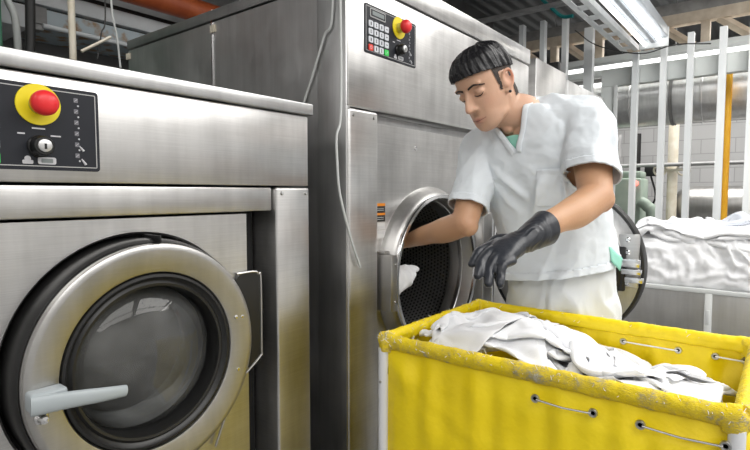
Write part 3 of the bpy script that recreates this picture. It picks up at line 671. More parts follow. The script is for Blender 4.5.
# ------------------------------------------------------------------ cloth solver (position based)
def cloth(nx, ny, size, start, ground, steps=150, iters=5, seed=0, crumple=.62, amp=.05, rot=0., hold=None, damping=.97, walls=None, squeeze=None, bend=1):
    """crumpled sheet falling on ground(x, y); returns vertices (ny*nx,3)"""
    r = np.random.RandomState(seed)
    gx, gy = np.meshgrid(np.linspace(-.5, .5, nx) * size[0], np.linspace(-.5, .5, ny) * size[1])
    rest = size[0] / (nx - 1), size[1] / (ny - 1)
    c, s_ = cos(rot), sin(rot)
    fx = gx * crumple; fy = gy * crumple
    def sn(k):
        out = np.zeros_like(gx)
        for _ in range(5):
            a = r.rand() * 2 * pi; f = k * (0.6 + r.rand())
            out += np.sin((gx * cos(a) + gy * sin(a)) * f + r.rand() * 6.3)
        return out / 3
    fx = fx + sn(14) * amp * .6; fy = fy + sn(14) * amp * .6
    z = start[2] + (sn(16) * .6 + sn(32) * .4) * amp + .02
    P = np.stack([start[0] + fx * c - fy * s_, start[1] + fx * s_ + fy * c, z], -1)
    P[..., 2] = np.maximum(P[..., 2], ground(P[..., 0], P[..., 1]) + .01)
    V = np.zeros_like(P); dt = 1 / 60.
    cons = []
    for (di, dj, k) in ((0, 1, 1.), (1, 0, 1.), (1, 1, .7), (1, -1, .7), (0, 2, .35 * bend), (2, 0, .35 * bend), (0, 4, .12 * bend), (4, 0, .12 * bend)):
        L = math.hypot(di * rest[1], dj * rest[0]); st = max(di, abs(dj))
        for ph in range(2):
            cons.append((di, dj, k, L, st, ph))
    for step in range(steps):
        V *= damping; V[..., 2] -= 9.8 * dt * .5
        Q = P + V * dt
        for it in range(iters):
            for (di, dj, k, L, st, ph) in cons:
                # alternate blocks so that no vertex is used twice in a pass
                if di:
                    ii = np.arange(0, ny - di); ii = ii[(ii // di) % 2 == ph]
                    jj = np.arange(max(0, -dj), nx - max(0, dj))
                else:
                    ii = np.arange(ny); jj = np.arange(0, nx - dj); jj = jj[(jj // dj) % 2 == ph]
                if len(ii) == 0 or len(jj) == 0: continue
                I, J = np.ix_(ii, jj)
                a = Q[I, J]; b = Q[I + di, J + dj]
                d = b - a; ln = np.sqrt((d * d).sum(-1)) + 1e-9
                diff = (ln - L) / ln
                if st > 1: diff = np.where(ln < L * .80, (ln - L * .80) / ln, 0.)
                d = d * (diff * .5 * k)[..., None]
                Q[I, J] = a + d; Q[I + di, J + dj] = b - d
            if walls:
                Q[..., 0] = np.clip(Q[..., 0], walls[0], walls[1]); Q[..., 1] = np.clip(Q[..., 1], walls[2], walls[3])
            h = ground(Q[..., 0], Q[..., 1]) + .004
            low = Q[..., 2] < h
            Q[..., 2] = np.where(low, h, Q[..., 2])
            f = np.where(low, .5, 0.)[..., None] if it == 0 else 0.
            if it == 0:
                Q[..., :2] = Q[..., :2] * (1 - f) + P[..., :2] * f
        V = (Q - P) / dt; V = np.clip(V, -2.5, 2.5); P = Q
    return P
def cloth_obj(name, P, m, sub=1, thick=.0015, parent=None):
    ny, nx = P.shape[:2]; bm = BM()
    vs = [[bm.verts.new(P[i, j]) for j in range(nx)] for i in range(ny)]
    for i in range(ny - 1):
        for j in range(nx - 1): bm.faces.new((vs[i][j], vs[i][j + 1], vs[i + 1][j + 1], vs[i + 1][j]))
    o = finish(name, bm, m, parent, smooth=None)
    for p in o.data.polygons: p.use_smooth = True
    md = o.modifiers.new('s', 'SOLIDIFY'); md.thickness = thick; md.offset = 0
    md = o.modifiers.new('b', 'SUBSURF'); md.levels = sub; md.render_levels = sub
    return o
class HField:
    """height of everything laid so far, on a fine grid"""
    def __init__(s, x0, x1, y0, y1, f, d=.008):
        s.x0, s.y0, s.d = x0, y0, d; s.nx = int((x1 - x0) / d) + 1; s.ny = int((y1 - y0) / d) + 1
        X, Y = np.meshgrid(x0 + np.arange(s.nx) * d, y0 + np.arange(s.ny) * d); s.h = f(X, Y).astype(float)
    def __call__(s, x, y):
        i = np.clip(((y - s.y0) / s.d), 0, s.ny - 1.001); j = np.clip(((x - s.x0) / s.d), 0, s.nx - 1.001)
        i0 = i.astype(int); j0 = j.astype(int); u = j - j0; v = i - i0; h = s.h
        return (h[i0, j0] * (1 - u) * (1 - v) + h[i0, j0 + 1] * u * (1 - v) + h[i0 + 1, j0] * (1 - u) * v + h[i0 + 1, j0 + 1] * u * v)
    def add(s, P):
        # dense resampling of the cloth, keep the highest point per cell, then a light blur
        A = P
        for _ in range(2):
            B = np.empty((A.shape[0] * 2 - 1, A.shape[1], 3)); B[::2] = A; B[1::2] = (A[1:] + A[:-1]) / 2
            A = np.empty((B.shape[0], B.shape[1] * 2 - 1, 3)); A[:, ::2] = B; A[:, 1::2] = (B[:, 1:] + B[:, :-1]) / 2
        i = np.clip(np.round((A[..., 1] - s.y0) / s.d).astype(int), 0, s.ny - 1).ravel(); j = np.clip(np.round((A[..., 0] - s.x0) / s.d).astype(int), 0, s.nx - 1).ravel()
        n = s.h.copy(); np.maximum.at(n, (i, j), A[..., 2].ravel() + .002)
        b = n.copy(); b[1:-1, 1:-1] = (n[1:-1, 1:-1] * 2 + n[:-2, 1:-1] + n[2:, 1:-1] + n[1:-1, :-2] + n[1:-1, 2:]) / 6
        s.h = np.maximum(s.h, b)
M['linen'] = mat('white_linen', (.87, .88, .90), .8)
t_, n_, l_, b_ = nt(M['linen'])
wv = noise_node(M['linen'], coords(M['linen']), 900, 2); add_bump(M['linen'], wv, .0004)
b_.inputs['Sheen Weight'].default_value = .2
b_.inputs['Subsurface Weight'].default_value = 0.

# ------------------------------------------------------------------ yellow laundry cart in front
KX0, KX1, KY0, KY1, KZ = 1.010, 1.515, .040, .768, .888
ycm = mat('yellow_canvas', (.78, .62, .004), .42); t_, n_, l_, b_ = nt(ycm)
co = coords(ycm); f1 = noise_node(ycm, co, 5, 5, .6); f2 = noise_node(ycm, co, 26, 5, .7)
l_.new(ramp(ycm, f1, [(.3, (.80, .60, .004)), (.5, (.92, .70, .004)), (.75, (.94, .74, .012))]), b_.inputs['Base Color'])
add_bump(ycm, f1, .012, .6); add_bump(ycm, f2, .0015, .6)
wear = mat('worn_yellow_rim', (.7, .56, .02), .6); t_, n_, l_, b_ = nt(wear)
co = coords(wear); f1 = noise_node(wear, co, 22, 6, .72); f2 = noise_node(wear, coords(wear, (60, 60, 260)), 3, 4)
ad = n_.new('ShaderNodeMath'); ad.operation = 'MULTIPLY_ADD'; l_.new(f2, ad.inputs[0]); ad.inputs[1].default_value = .35; l_.new(f1, ad.inputs[2])
l_.new(ramp(wear, ad.outputs[0], [(.60, (.92, .70, .006)), (.74, (.74, .56, .05)), (.83, (.44, .38, .20)), (.92, (.62, .60, .52))]), b_.inputs['Base Color'])
add_bump(wear, f1, .008, .8); add_bump(wear, f2, .002)
postm = mat('chipped_white_post', g(.75), .4); t_, n_, l_, b_ = nt(postm)
f1 = noise_node(postm, coords(postm, (1, 1, .35)), 38, 3, .6); l_.new(ramp(postm, f1, [(.62, (.74, .75, .77)), (.66, (.12, .12, .15))]), b_.inputs['Base Color'])
kt = thing('laundry_cart', 'bright yellow canvas laundry cart with worn rim full of white linen', 'laundry cart', ((KX0 + KX1) / 2, (KY0 + KY1) / 2, 0))
rs = np.random.RandomState(3)
def side_panel(p0, p1, nrm, outer=True, n=110, mrows=50, zt=KZ + .004, zb=.22, sag=.030, seed=1):
    """canvas wall between two corners, bulging outwards with hanging creases"""
    r = np.random.RandomState(seed); bm = BM(); P0, P1, N = Vector(p0), Vector(p1), Vector(nrm); L = (P1 - P0).length
    ph = r.rand(8) * 6.3
    rows = []
    for i in range(mrows + 1):
        v = i / mrows; row = []
        for j in range(n + 1):
            u = j / n
            e = min(1, min(u, 1 - u) / .10); e = e * e * (3 - 2 * e)
            d = sag * sin(pi * min(1, v * 1.05)) ** .6 * e * (.75 + .25 * sin(u * 5 + ph[0]))
            # creases fanning down from the rim
            k = math.exp(-v * 3.2) * e
            d += .0055 * k * (sin(u * L * 62 + ph[1] + 3 * v) + .7 * sin(u * L * 105 + ph[2] - 4 * v))
            # diagonal corner folds
            for (cu, sg) in ((0, 1), (1, -1)):
                uu = abs(u - cu) * L; dd = uu - v * .55
                d += .007 * math.exp(-(dd / .035) ** 2) * math.exp(-v * 2.5) * (1 - math.exp(-uu / .02))
                dd = uu * .6 - v * .7 + .03
                d += .005 * math.exp(-(dd / .02) ** 2) * math.exp(-v * 4)
            d += .004 * noise.noise(Vector((u * L * 7, v * 5, seed))) * e
            d = d * min(1, v / .12) - .004 * (1 - min(1, v / .12))
            p = P0.lerp(P1, u) + N * d; row.append(bm.verts.new((p.x, p.y, zt + (zb - zt) * v)))
        rows.append(row)
    for i in range(mrows):
        for j in range(n): bm.faces.new((rows[i][j], rows[i][j + 1], rows[i + 1][j + 1], rows[i + 1][j]))
    return bm
TR = .0135
sides = [((KX0, KY1, 0), (KX0, KY0, 0), (-1, 0, 0), 1), ((KX0, KY0, 0), (KX1, KY0, 0), (0, -1, 0), 2), ((KX1, KY0, 0), (KX1, KY1, 0), (1, 0, 0), 3), ((KX1, KY1, 0), (KX0, KY1, 0), (0, 1, 0), 4)]
for (a, b, nn, sd) in sides:
    bm = side_panel(a, b, nn, seed=sd, sag=.024 if sd != 3 else .004)
    o = finish('canvas_side', bm, ycm, kt, smooth=70)
    md = o.modifiers.new('s', 'SOLIDIFY'); md.thickness = .002
bm = BM(); box(bm, KX0 + .01, KX1 - .01, KY0 + .01, KY1 - .01, .21, .225); finish('canvas_bottom', bm, ycm, kt)
# rim sleeve over the top tube, lumpy and worn
for i, (a, b, nn, sd) in enumerate(sides):
    A, B = Vector(a), Vector(b); bm = BM(); n = 120; pts = []; rad = []
    for j in range(n + 1):
        u = j / n; p = A.lerp(B, u); p.z = KZ + .002 * noise.noise(Vector((u * 14, sd, 0)))
        pts.append(p); q = TR + .0016 * noise.noise(Vector((u * 30, sd * 3, 1))) + .0012 * noise.noise(Vector((u * 90, sd, 2)))
        e = min(u, 1 - u)
        if e < .06: q += .004 * (1 - e / .06)
        rad.append((q * 1.0, q * 1.18))
    tube(bm, pts, rad, 28)
    for v in bm.verts:
        dz = v.co.z - KZ
        if dz < -.008: v.co += Vector(nn) * (-.002) + Vector((0, 0, -.0055))
        v.co += Vector(nn) * .0025 * noise.noise(v.co * 60)
    finish('rim_sleeve', bm, wear if i in (0, 1) else ycm, kt, smooth=60)
# frayed threads along the rim
bm = BM(); r = random.Random(8)
for k in range(420):
    i = r.choice((0, 0, 0, 2, 3)); a, b, nn, sd = sides[i]
    A, B = Vector(a), Vector(b); u = r.random(); u = u if r.random() < .55 else (r.choice((0, 1)) + (r.random() - .5) * .08); u = min(1, max(0, u))
    an = r.uniform(-.4, 3.4); p = A.lerp(B, u) + Vector((0, 0, KZ)) + (Vector(nn) * cos(an) + Vector((0, 0, 1)) * sin(an)) * (TR + .001)
    q = p + Vector((r.uniform(-1, 1), r.uniform(-1, 1), r.uniform(-.6, 1))) * .010
    tube(bm, [p, (p + q) / 2 + Vector((0, 0, r.uniform(-.003, .003))), q], .00055, 3, cap=False)
o = finish('frayed_threads', bm, M['linen'], kt); o['kind'] = 'stuff'
# posts, brackets, frame, castors
for (x, y) in ((KX0 - .008, KY1 - .006), (KX0 - .008, KY0 + .006), (KX1 + .006, KY1 - .006), (KX1 + .006, KY0 + .006)):
    bm = BM(); tube(bm, [(x, y, .12), (x, y, KZ - .018)], .0125, 20); po = finish('post', bm, postm, kt)
    for z in (KZ - .10, .45):
        bm = BM(); lathe(bm, [(.0005, -.015), (.003, -.0145), (.0035, -.012)], (0, 0, 0), axis='X', seg=10); bmesh.ops.translate(bm, verts=bm.verts[:], vec=(x, y, z)); finish('rivet', bm, M['screw'], po)
    bm = BM(); lathe(bm, [(.0005, -.024), (.016, -.024), (.019, -.018), (.020, .006), (.017, .015), (.010, .019), (.0005, .019)], (x + (.008 if x < 1.2 else -.008), y + (.004 if y < .4 else -.004), KZ - .004), axis='Z', seg=24)
    for v in bm.verts: v.co += Vector((noise.noise(v.co * 50), noise.noise(v.co * 50 + Vector((5, 0, 0))), noise.noise(v.co * 50 + Vector((0, 7, 0))))) * .006
    finish('corner_binding', bm, wear, kt)
    bm = BM(); lathe(bm, [(.0005, -.018), (.045, -.018), (.05, -.012), (.05, .012), (.045, .018), (.0005, .018)], (x, y, .05), seg=28)
    cs = finish('castor', bm, M['rubber'], kt)
    bm = BM(); box(bm, x - .012, x + .012, y - .026, y - .021, .045, .125, .002); box(bm, x - .012, x + .012, y + .021, y + .026, .045, .125, .002); box(bm, x - .014, x + .014, y - .026, y + .026, .118, .125, .002); finish('fork', bm, M['screw'], cs)
bm = BM()
for (a, b) in (((KX0, KY0), (KX1, KY0)), ((KX0, KY1), (KX1, KY1)), ((KX0, KY0), (KX0, KY1)), ((KX1, KY0), (KX1, KY1))):
    tube(bm, [(a[0], a[1], .16), (b[0], b[1], .16)], .013, 14)
finish('base_frame', bm, postm, kt)
# eyelets with a lacing rod under the rim
def eyelet(x, y, z, nn):
    bm = BM(); ax = 'X' if nn[0] else 'Y'; s_ = nn[0] or nn[1]
    lathe(bm, [(.0035, .001 * s_), (.0045, .003 * s_), (.0075, .0035 * s_), (.009, .001 * s_), (.009, -.001 * s_)], (x, y, z), axis=ax, seg=20); e = finish('eyelet', bm, M['screw'], kt)
    bm = BM(); lathe(bm, [(.0005, .0012 * s_), (.0045, .0012 * s_)], (x, y, z), axis=ax, seg=16); finish('eyelet_hole', bm, M['black'], e)
fx = KX0 - .012
for (ya, yb) in ((.375, .265), (.06, .185)):
    for y in (ya, yb): eyelet(fx - .006, y, KZ - .046, (-1, 0, 0))
for (ya, yb) in ((.372, .268), (.063, .182)):
    bm = BM(); tube(bm, [(fx - .008, ya, KZ - .047), (fx - .011, (ya + yb) / 2, KZ - .049), (fx - .008, yb, KZ - .047)], .0022, 8); finish('lacing_rod', bm, M['chrome'], kt)
for (ya, yb) in ((.55, .44), (.33, .20), (.12, .06)):
    for y in (ya, yb): eyelet(KX1 - .004, y, KZ - .040, (-1, 0, 0))
    bm = BM(); tube(bm, [(KX1 - .008, ya, KZ - .040), (KX1 - .008, yb, KZ - .041)], .002, 8); finish('lacing_rod', bm, M['linen'], kt)

# linen in the cart: sheets dropped one on the other
def bed(x, y):
    base = .85 - .12 * np.clip((.44 - y) / .2, 0, 1) * np.clip((x - 1.22) / .2, 0, 1) + .025 * np.exp(-((y - .55) / .16) ** 2 - ((x - 1.3) / .2) ** 2)
    base = base + .022 * np.exp(-((x - 1.06) / .06) ** 2)
    base = base + .05 * np.exp(-((y - .10) / .07) ** 2 - ((x - 1.42) / .08) ** 2)
    base = base - .10 * np.clip(.04 - (KX1 - x), 0, .04) / .04
    return base + .010 * np.sin(x * 16 + y * 5) * np.cos(y * 13) + .012 * np.sin(y * 23 + x * 9)
hf = HField(KX0 - .05, KX1 + .05, KY0 - .05, KY1 + .05, bed)
bm = BM(); box(bm, KX0 + .02, KX1 - .02, KY0 + .02, KY1 - .02, .23, .69, .01)
tag(finish('packed_linen', bm, M['linen']), 'mass of white linen packed deep in the yellow cart', 'linen', kind='stuff')
W_ = (KX0 + .022, KX1 - .02, KY0 + .022, KY1 - .022)
LIN = [ # size, start, rot, crumple, seed, label
    ((.66, .62), (1.24, .24, .90), .3, .62, 11, 'white sheet lying lowest at the right end of the yellow cart'),
    ((.60, .60), (1.20, .58, .95), 1.0, .62, 12, 'white sheet bunched in the far left corner of the yellow cart'),
    ((.56, .66), (1.30, .42, 1.0), .2, .55, 13, 'long white sheet crossing the middle of the cart by the back rim'),
    ((.42, .44), (1.11, .56, 1.0), .5, .60, 17, 'white cloth tucked low behind the front rim at the left of the cart'),
    ((.46, .50), (1.12, .42, 1.0), .8, .55, 14, 'white cloth bulging over the front rim mid cart'),
    ((.40, .46), (1.36, .13, 1.0), 1.2, .50, 15, 'crumpled white cloth heaped in the far right corner of the cart'),
    ((.36, .50), (1.24, .68, 1.06), .4, .50, 16, 'white cloth with a peaked tip nearest the open drum'),
]
for i, (sz, stt, ro, cr, sd, lab) in enumerate(LIN):
    nx = int(sz[0] / .0115); ny = int(sz[1] / .0115)
    P = cloth(nx, ny, sz, stt, hf, steps=70, iters=4, seed=sd, crumple=cr, amp=.055, rot=ro, walls=W_)
    hf.add(P)
    tag(cloth_obj('linen_sheet', P, M['linen'], 1), lab, 'linen', 'white linen in the yellow cart')


# ------------------------------------------------------------------ the man
from mathutils.bvhtree import BVHTree
def Vv(*a): return Vector(a)
def ring_loft(bm, secs, seg=40):
    """secs = [(centre, side vector, depth vector, power)] -> closed loft"""
    rings = []
    for (c, a, b, p) in secs:
        c, a, b = Vector(c), Vector(a), Vector(b); ring = []
        for k in range(seg):
            t = 2 * pi * k / seg; ct, st = cos(t), sin(t)
            x = math.copysign(abs(ct) ** (2 / p), ct); y = math.copysign(abs(st) ** (2 / p), st)
            ring.append(bm.verts.new(c + a * x + b * y))
        rings.append(ring)
    for i in range(len(rings) - 1):
        for k in range(seg): bm.faces.new((rings[i][k], rings[i][(k + 1) % seg], rings[i + 1][(k + 1) % seg], rings[i + 1][k]))
    bm.faces.new(rings[0][::-1]); bm.faces.new(rings[-1])
def limb(bm, pts, radii, n=24, seg=20, flat=False):
    """round tapering limb with rounded ends"""
    P = catmull(pts, n); R = []
    m = len(radii) - 1
    for i in range(n + 1):
        t = i / n * m; k = min(int(t), m - 1); u = t - k; u = u * u * (3 - 2 * u); R.append(radii[k] * (1 - u) + radii[k + 1] * u)
    d0 = (P[0] - P[1]).normalized(); d1 = (P[-1] - P[-2]).normalized()
    A = [P[0] + d0 * R[0] * q for q in (.96, .8, .5, .2)]; RA = [R[0] * sqrt(max(.01, 1 - q * q)) for q in (.96, .8, .5, .2)]
    B = [P[-1] + d1 * R[-1] * q for q in (.2, .5, .8, .96)]; RB = [R[-1] * sqrt(max(.01, 1 - q * q)) for q in (.2, .5, .8, .96)]
    if flat: B, RB = [], []
    tube(bm, A + P + B, RA + R + RB, seg)
def ball(bm, c, r, rot=None, seg=24):
    t = bmesh.new(); bmesh.ops.create_uvsphere(t, u_segments=seg, v_segments=seg // 2, radius=1)
    r = (r, r, r) if isinstance(r, (int, float)) else r
    mt = Matrix.Translation(Vector(c)) @ (rot.to_4x4() if rot else Matrix.Identity(4)) @ Matrix.Diagonal((r[0], r[1], r[2], 1)); merge(bm, t, 0, mt)
def remeshed(bm, voxel, smooth=6, fac=.5):
    """union of all closed pieces as one smooth surface; returns a new bmesh in world coordinates"""
    bmesh.ops.recalc_face_normals(bm, faces=bm.faces[:])
    me = bpy.data.meshes.new('tmp'); bm.to_mesh(me); bm.free(); o = bpy.data.objects.new('tmp', me); COL.objects.link(o)
    md = o.modifiers.new('r', 'REMESH'); md.mode = 'VOXEL'; md.voxel_size = voxel; md.adaptivity = 0
    if smooth:
        sm = o.modifiers.new('s', 'SMOOTH'); sm.iterations = smooth; sm.factor = fac
    dg = bpy.context.evaluated_depsgraph_get(); ev = o.evaluated_get(dg); out = bmesh.new(); out.from_mesh(ev.to_mesh()); ev.to_mesh_clear()
    bpy.data.objects.remove(o); bpy.data.meshes.remove(me)
    return out
def cut(bm, co, no, near=None, rad=1e9, deep=1e9, axis=None):
    """cut away everything on the +no side of the plane, within rad of near"""
    co, no = Vector(co), Vector(no)
    def axd(p):
        a, b, r_ = axis[:3]; ab = (b - a).normalized(); return ((p - a) - ab * (p - a).dot(ab)).length < r_
    def tors(p): return axis is None or len(axis) < 4 or (p - axis[1].lerp(axis[0], .3)).dot(axis[3]) < .058
    def ok(f): return (axis is None or axd(f.calc_center_median())) and tors(f.calc_center_median()) and (near is None or (f.calc_center_median() - Vector(near)).length < rad) and (f.calc_center_median() - co).dot(no) < deep
    fs = [f for f in bm.faces if ok(f)]; geom = set(fs)
    for f in fs: geom.update(f.edges); geom.update(f.verts)
    bmesh.ops.bisect_plane(bm, geom=list(geom), plane_co=co, plane_no=no, dist=1e-5)
    dl = [f for f in bm.faces if ok(f) and (f.calc_center_median() - co).dot(no) > 0]
    bmesh.ops.delete(bm, geom=dl, context='FACES')

skin = mat('skin', (.5, .3, .2), .48); t_, n_, l_, b_ = nt(skin)
at_ = n_.new('ShaderNodeAttribute'); at_.attribute_name = 'tone'; at_.attribute_type = 'GEOMETRY'; l_.new(at_.outputs['Color'], b_.inputs['Base Color'])
b_.inputs['Subsurface Weight'].default_value = .12; b_.inputs['Subsurface Radius'].default_value = (.010, .004, .002); b_.inputs['Subsurface Scale'].default_value = 1.
add_bump(skin, noise_node(skin, coords(skin), 260, 2), .0004)
hairm = mat('black_hair', (.007, .007, .009), .42, spec=.45); add_bump(hairm, noise_node(hairm, coords(hairm, (1, 1, 1)), 150, 4, .6), .0015)
M['side_hair'] = noisy('clipped_hair', (.020, .014, .011), (.045, .030, .022), 300, .7)
scrub = mat('white_scrub_cotton', (.74, .79, .83), .75); add_bump(scrub, noise_node(scrub, coords(scrub), 900, 2), .0003)
scrubp = mat('white_trouser_cotton', (.72, .75, .77), .75); add_bump(scrubp, noise_node(scrubp, coords(scrubp), 900, 2), .0003)
mint = mat('mint_cotton', (.30, .66, .54), .8)
glovem = mat('black_rubber_glove', (.022, .025, .032), .36); add_bump(glovem, noise_node(glovem, coords(glovem), 60, 3), .0012)

man = thing('person', 'young man in white scrubs and one black rubber glove bending towards the open drum', 'person', (1.62, .55, 0))
# head frame (x to his left, y out of the face, z up)
hy, hp, hr = radians(15), radians(24), radians(8)
f_ = Vv(-cos(hy) * cos(hp), sin(hy) * cos(hp), -sin(hp)); l0 = Vv(-sin(hy), -cos(hy), 0); u0 = f_.cross(l0)
lft = l0 * cos(hr) + u0 * sin(hr); upv = f_.cross(lft)
HC = Vv(1.396, .690, 1.556)
HM = Matrix((lft, f_, upv)).transposed().to_4x4(); HM.translation = HC; HI = HM.inverted()
def H(x, y, z): return HM @ Vv(x, y, z)

bm = BM()
# cranium and face as one loft, chin to crown
LV = [(-.116, .062, .030, .016), (-.107, .073, .012, .029), (-.095, .079, -.018, .040), (-.075, .081, -.042, .049), (-.050, .081, -.060, .057), (-.025, .081, -.077, .0625), (0, .080, -.087, .066), (.022, .087, -.092, .068), (.045, .086, -.092, .069), (.068, .077, -.088, .067), (.088, .060, -.077, .060), (.102, .038, -.060, .048), (.110, .012, -.042, .032), (.113, -.006, -.026, .014)]
ring_loft(bm, [(H(0, (a + b) / 2, z), (HM.to_3x3() @ Vv(wd, 0, 0)), (HM.to_3x3() @ Vv(0, (a - b) / 2, 0)), 2.15) for (z, a, b, wd) in LV], 48)
R3 = HM.to_3x3()
def hball(x, y, z, rx, ry, rz, ax=0, az=0): ball(bm, H(x, y, z), (rx, ry, rz), R3 @ Matrix.Rotation(az, 3, 'Z') @ Matrix.Rotation(ax, 3, 'X'))
# nose
ring_loft(bm, [(H(0, .076, .014), R3 @ Vv(.0075, 0, 0), R3 @ Vv(0, .010, 0), 2), (H(0, .081, -.004), R3 @ Vv(.0075, 0, 0), R3 @ Vv(0, .014, 0), 2), (H(0, .087, -.022), R3 @ Vv(.0085, 0, 0), R3 @ Vv(0, .0185, 0), 2), (H(0, .091, -.036), R3 @ Vv(.0105, 0, 0), R3 @ Vv(0, .022, 0), 2), (H(0, .091, -.044), R3 @ Vv(.0105, 0, 0), R3 @ Vv(0, .0205, 0), 2), (H(0, .087, -.050), R3 @ Vv(.007, 0, 0), R3 @ Vv(0, .013, 0), 2)], 20)
for sx_ in (-1, 1):
    hball(sx_ * .0115, .086, -.043, .0058, .010, .0068)
    hball(sx_ * .031, .0655, -.001, .0155, .0150, .0120)          # eyeball under its lid
    hball(sx_ * .031, .0735, .021, .020, .0085, .006)              # brow ridge
    hball(sx_ * .036, .038, -.030, .018, .021, .020)              # cheekbone
    hball(sx_ * .036, .010, -.074, .014, .030, .020, ax=-.3)      # jaw
    # ear: outer rim, lobe, concha wall
    pts = [H(sx_ * .067, .008, -.010), H(sx_ * .072, .006, .010), H(sx_ * .077, -.003, .021), H(sx_ * .081, -.015, .023), H(sx_ * .082, -.023, .012), H(sx_ * .080, -.023, -.006), H(sx_ * .075, -.014, -.024), H(sx_ * .069, -.002, -.036), H(sx_ * .065, .003, -.030)]
    limb(bm, pts, [.0035, .004, .004, .0045, .0045, .004, .005, .006, .004], 40, 10)
    hball(sx_ * .0700, -.008, -.004, .006, .016, .023)
    hball(sx_ * .068, .006, -.012, .004, .005, .007)
# lips and chin
limb(bm, [H(-.026, .067, -.0725), H(-.013, .0785, -.0715), H(0, .0815, -.0725), H(.013, .0785, -.0715), H(.026, .067, -.0725)], [.0015, .0034, .0036, .0034, .0015], 16, 12)
limb(bm, [H(-.022, .068, -.0775), H(-.010, .0780, -.0800), H(0, .0805, -.0810), H(.010, .0780, -.0800), H(.022, .068, -.0775)], [.0015, .0040, .0048, .0040, .0015], 16, 12)
hball(0, .066, -.101, .017, .014, .012)
# neck
NB = Vv(1.505, .612, 1.455)
limb(bm, [NB + Vv(.02, -.01, -.05), NB + Vv(0, 0, .02), H(0, -.040, -.085), H(0, -.030, -.03)], [.072, .060, .056, .058], 20, 28)
limb(bm, [NB + Vv(-.05, .04, -.02), H(.045, -.015, -.045)], [.012, .014], 10, 10); limb(bm, [NB + Vv(-.055, .03, -.02), H(-.045, -.015, -.045)], [.012, .014], 10, 10)
# torso (slim, under the clothes)
PEL = Vv(1.64, .53, .95)
YT = Vv(.02, 1, -.10).normalized()
def sec(c, wd, dp, p=2.3, y=YT): return (c, Vector(y) * wd, Vv(1, 0, .05).normalized() * dp, p)
ring_loft(bm, [sec((1.64, .55, .84), .11, .07), sec((1.64, .55, .90), .135, .092), sec((1.635, .55, .98), .135, .094), sec((1.62, .555, 1.08), .128, .086), sec((1.595, .57, 1.20), .15, .098), sec((1.565, .585, 1.32), .165, .10), sec((1.54, .60, 1.39), .165, .085), sec((1.525, .605, 1.435), .13, .062), sec((1.51, .61, 1.465), .075, .05)], 40)
LS, LE, LW = Vv(1.530, .455, 1.438), Vv(1.402, .382, 1.240), Vv(1.140, .467, 1.143)
RS, RE, RW = Vv(1.520, .755, 1.385), Vv(1.395, .755, 1.160), Vv(1.480, 1.02, 1.085)
limb(bm, [LS + Vv(0, .06, .01), LS, (LS + LE) / 2 + Vv(.008, -.004, 0), LE], [.055, .058, .049, .043], 24, 24)
limb(bm, [LE, LE.lerp(LW, .28) + Vv(0, 0, -.008), LE.lerp(LW, .6), LW], [.043, .042, .032, .024], 24, 24)
ball(bm, LE + Vv(.012, -.008, -.006), .036)
limb(bm, [RS + Vv(0, -.06, .01), RS, (RS + RE) / 2, RE], [.055, .056, .046, .040], 24, 24)
limb(bm, [RE, RE.lerp(RW, .28) + Vv(-.004, 0, -.004), RE.lerp(RW, .6), RW], [.040, .041, .033, .025], 24, 24)
ball(bm, RE + Vv(-.004, -.012, -.008), .033)
# bare right hand inside the drum: palm, four bent fingers, thumb
def hand(bm, W, fdir, ndir, side, s=1., spread=1., curl=(.25, .35, .3), thumb=.6, pr=.0, tips=None):
    """W wrist, fdir along the hand, ndir out of the back of the hand, side = +1 thumb towards n x f"""
    f = fdir.normalized(); n = (ndir - f * ndir.dot(f)).normalized(); t = n.cross(f) * side
    K = [(.030, .088), (.010, .092), (-.010, .088), (-.028, .080)]; LEN = [(.040, .025, .021), (.045, .028, .023), (.041, .026, .022), (.032, .020, .019)]
    ring_loft(bm, [(W - f * .01, t * .027, n * .019, 2.2), (W + f * .02, t * .033, n * .018, 2.4), (W + f * .055 + n * .002, t * .040, n * .0165, 2.6), (W + f * .085 + n * .002, t * .041, n * .0135, 2.6), (W + f * .095, t * .036, n * .009, 2.4)], 28)
    for i, ((a, b), L3) in enumerate(zip(K, LEN)):
        p = W + t * a * s + f * b * s; ang = 0.; fan = (.14, .03, -.07, -.18)[i] * spread; d0 = (f * cos(fan) + t * sin(fan)).normalized()
        pts = [p - f * .03 * s, p]
        for L, c in zip(L3, curl):
            ang += c * (1 + .12 * i); pts.append(pts[-1] + (d0 * cos(ang) - n * sin(ang)) * L * s)
        r0 = (.0098, .0100, .0095, .0085)[i] * s + pr
        limb(bm, pts, [r0 * .95, r0 * 1.05, r0, r0 * .92, r0 * .80], 26, 14)
    p = W + t * .024 * s + f * .022 * s
    d = (f * cos(thumb) + t * sin(thumb)).normalized()
    limb(bm, [W + t * .012 * s + f * .01 * s, p - n * .006, p + d * .040 * s - n * .010 * s, p + d * .040 * s + (f * .9 + t * .35).normalized() * .030 * s - n * .018 * s, p + d * .040 * s + (f * .95 + t * .2).normalized() * .056 * s - n * .028 * s], [.014 * s, .0145 * s, .0115 * s, .0105 * s, .0090 * s], 26, 14)
hand(bm, RW, RW - RE, Vv(-.5, .0, .85), -1, curl=(.4, .5, .4))
limb(bm, [LW.lerp(LE, .05), LW, Vv(1.095, .49, 1.125)], [.026, .024, .020], 10, 16)
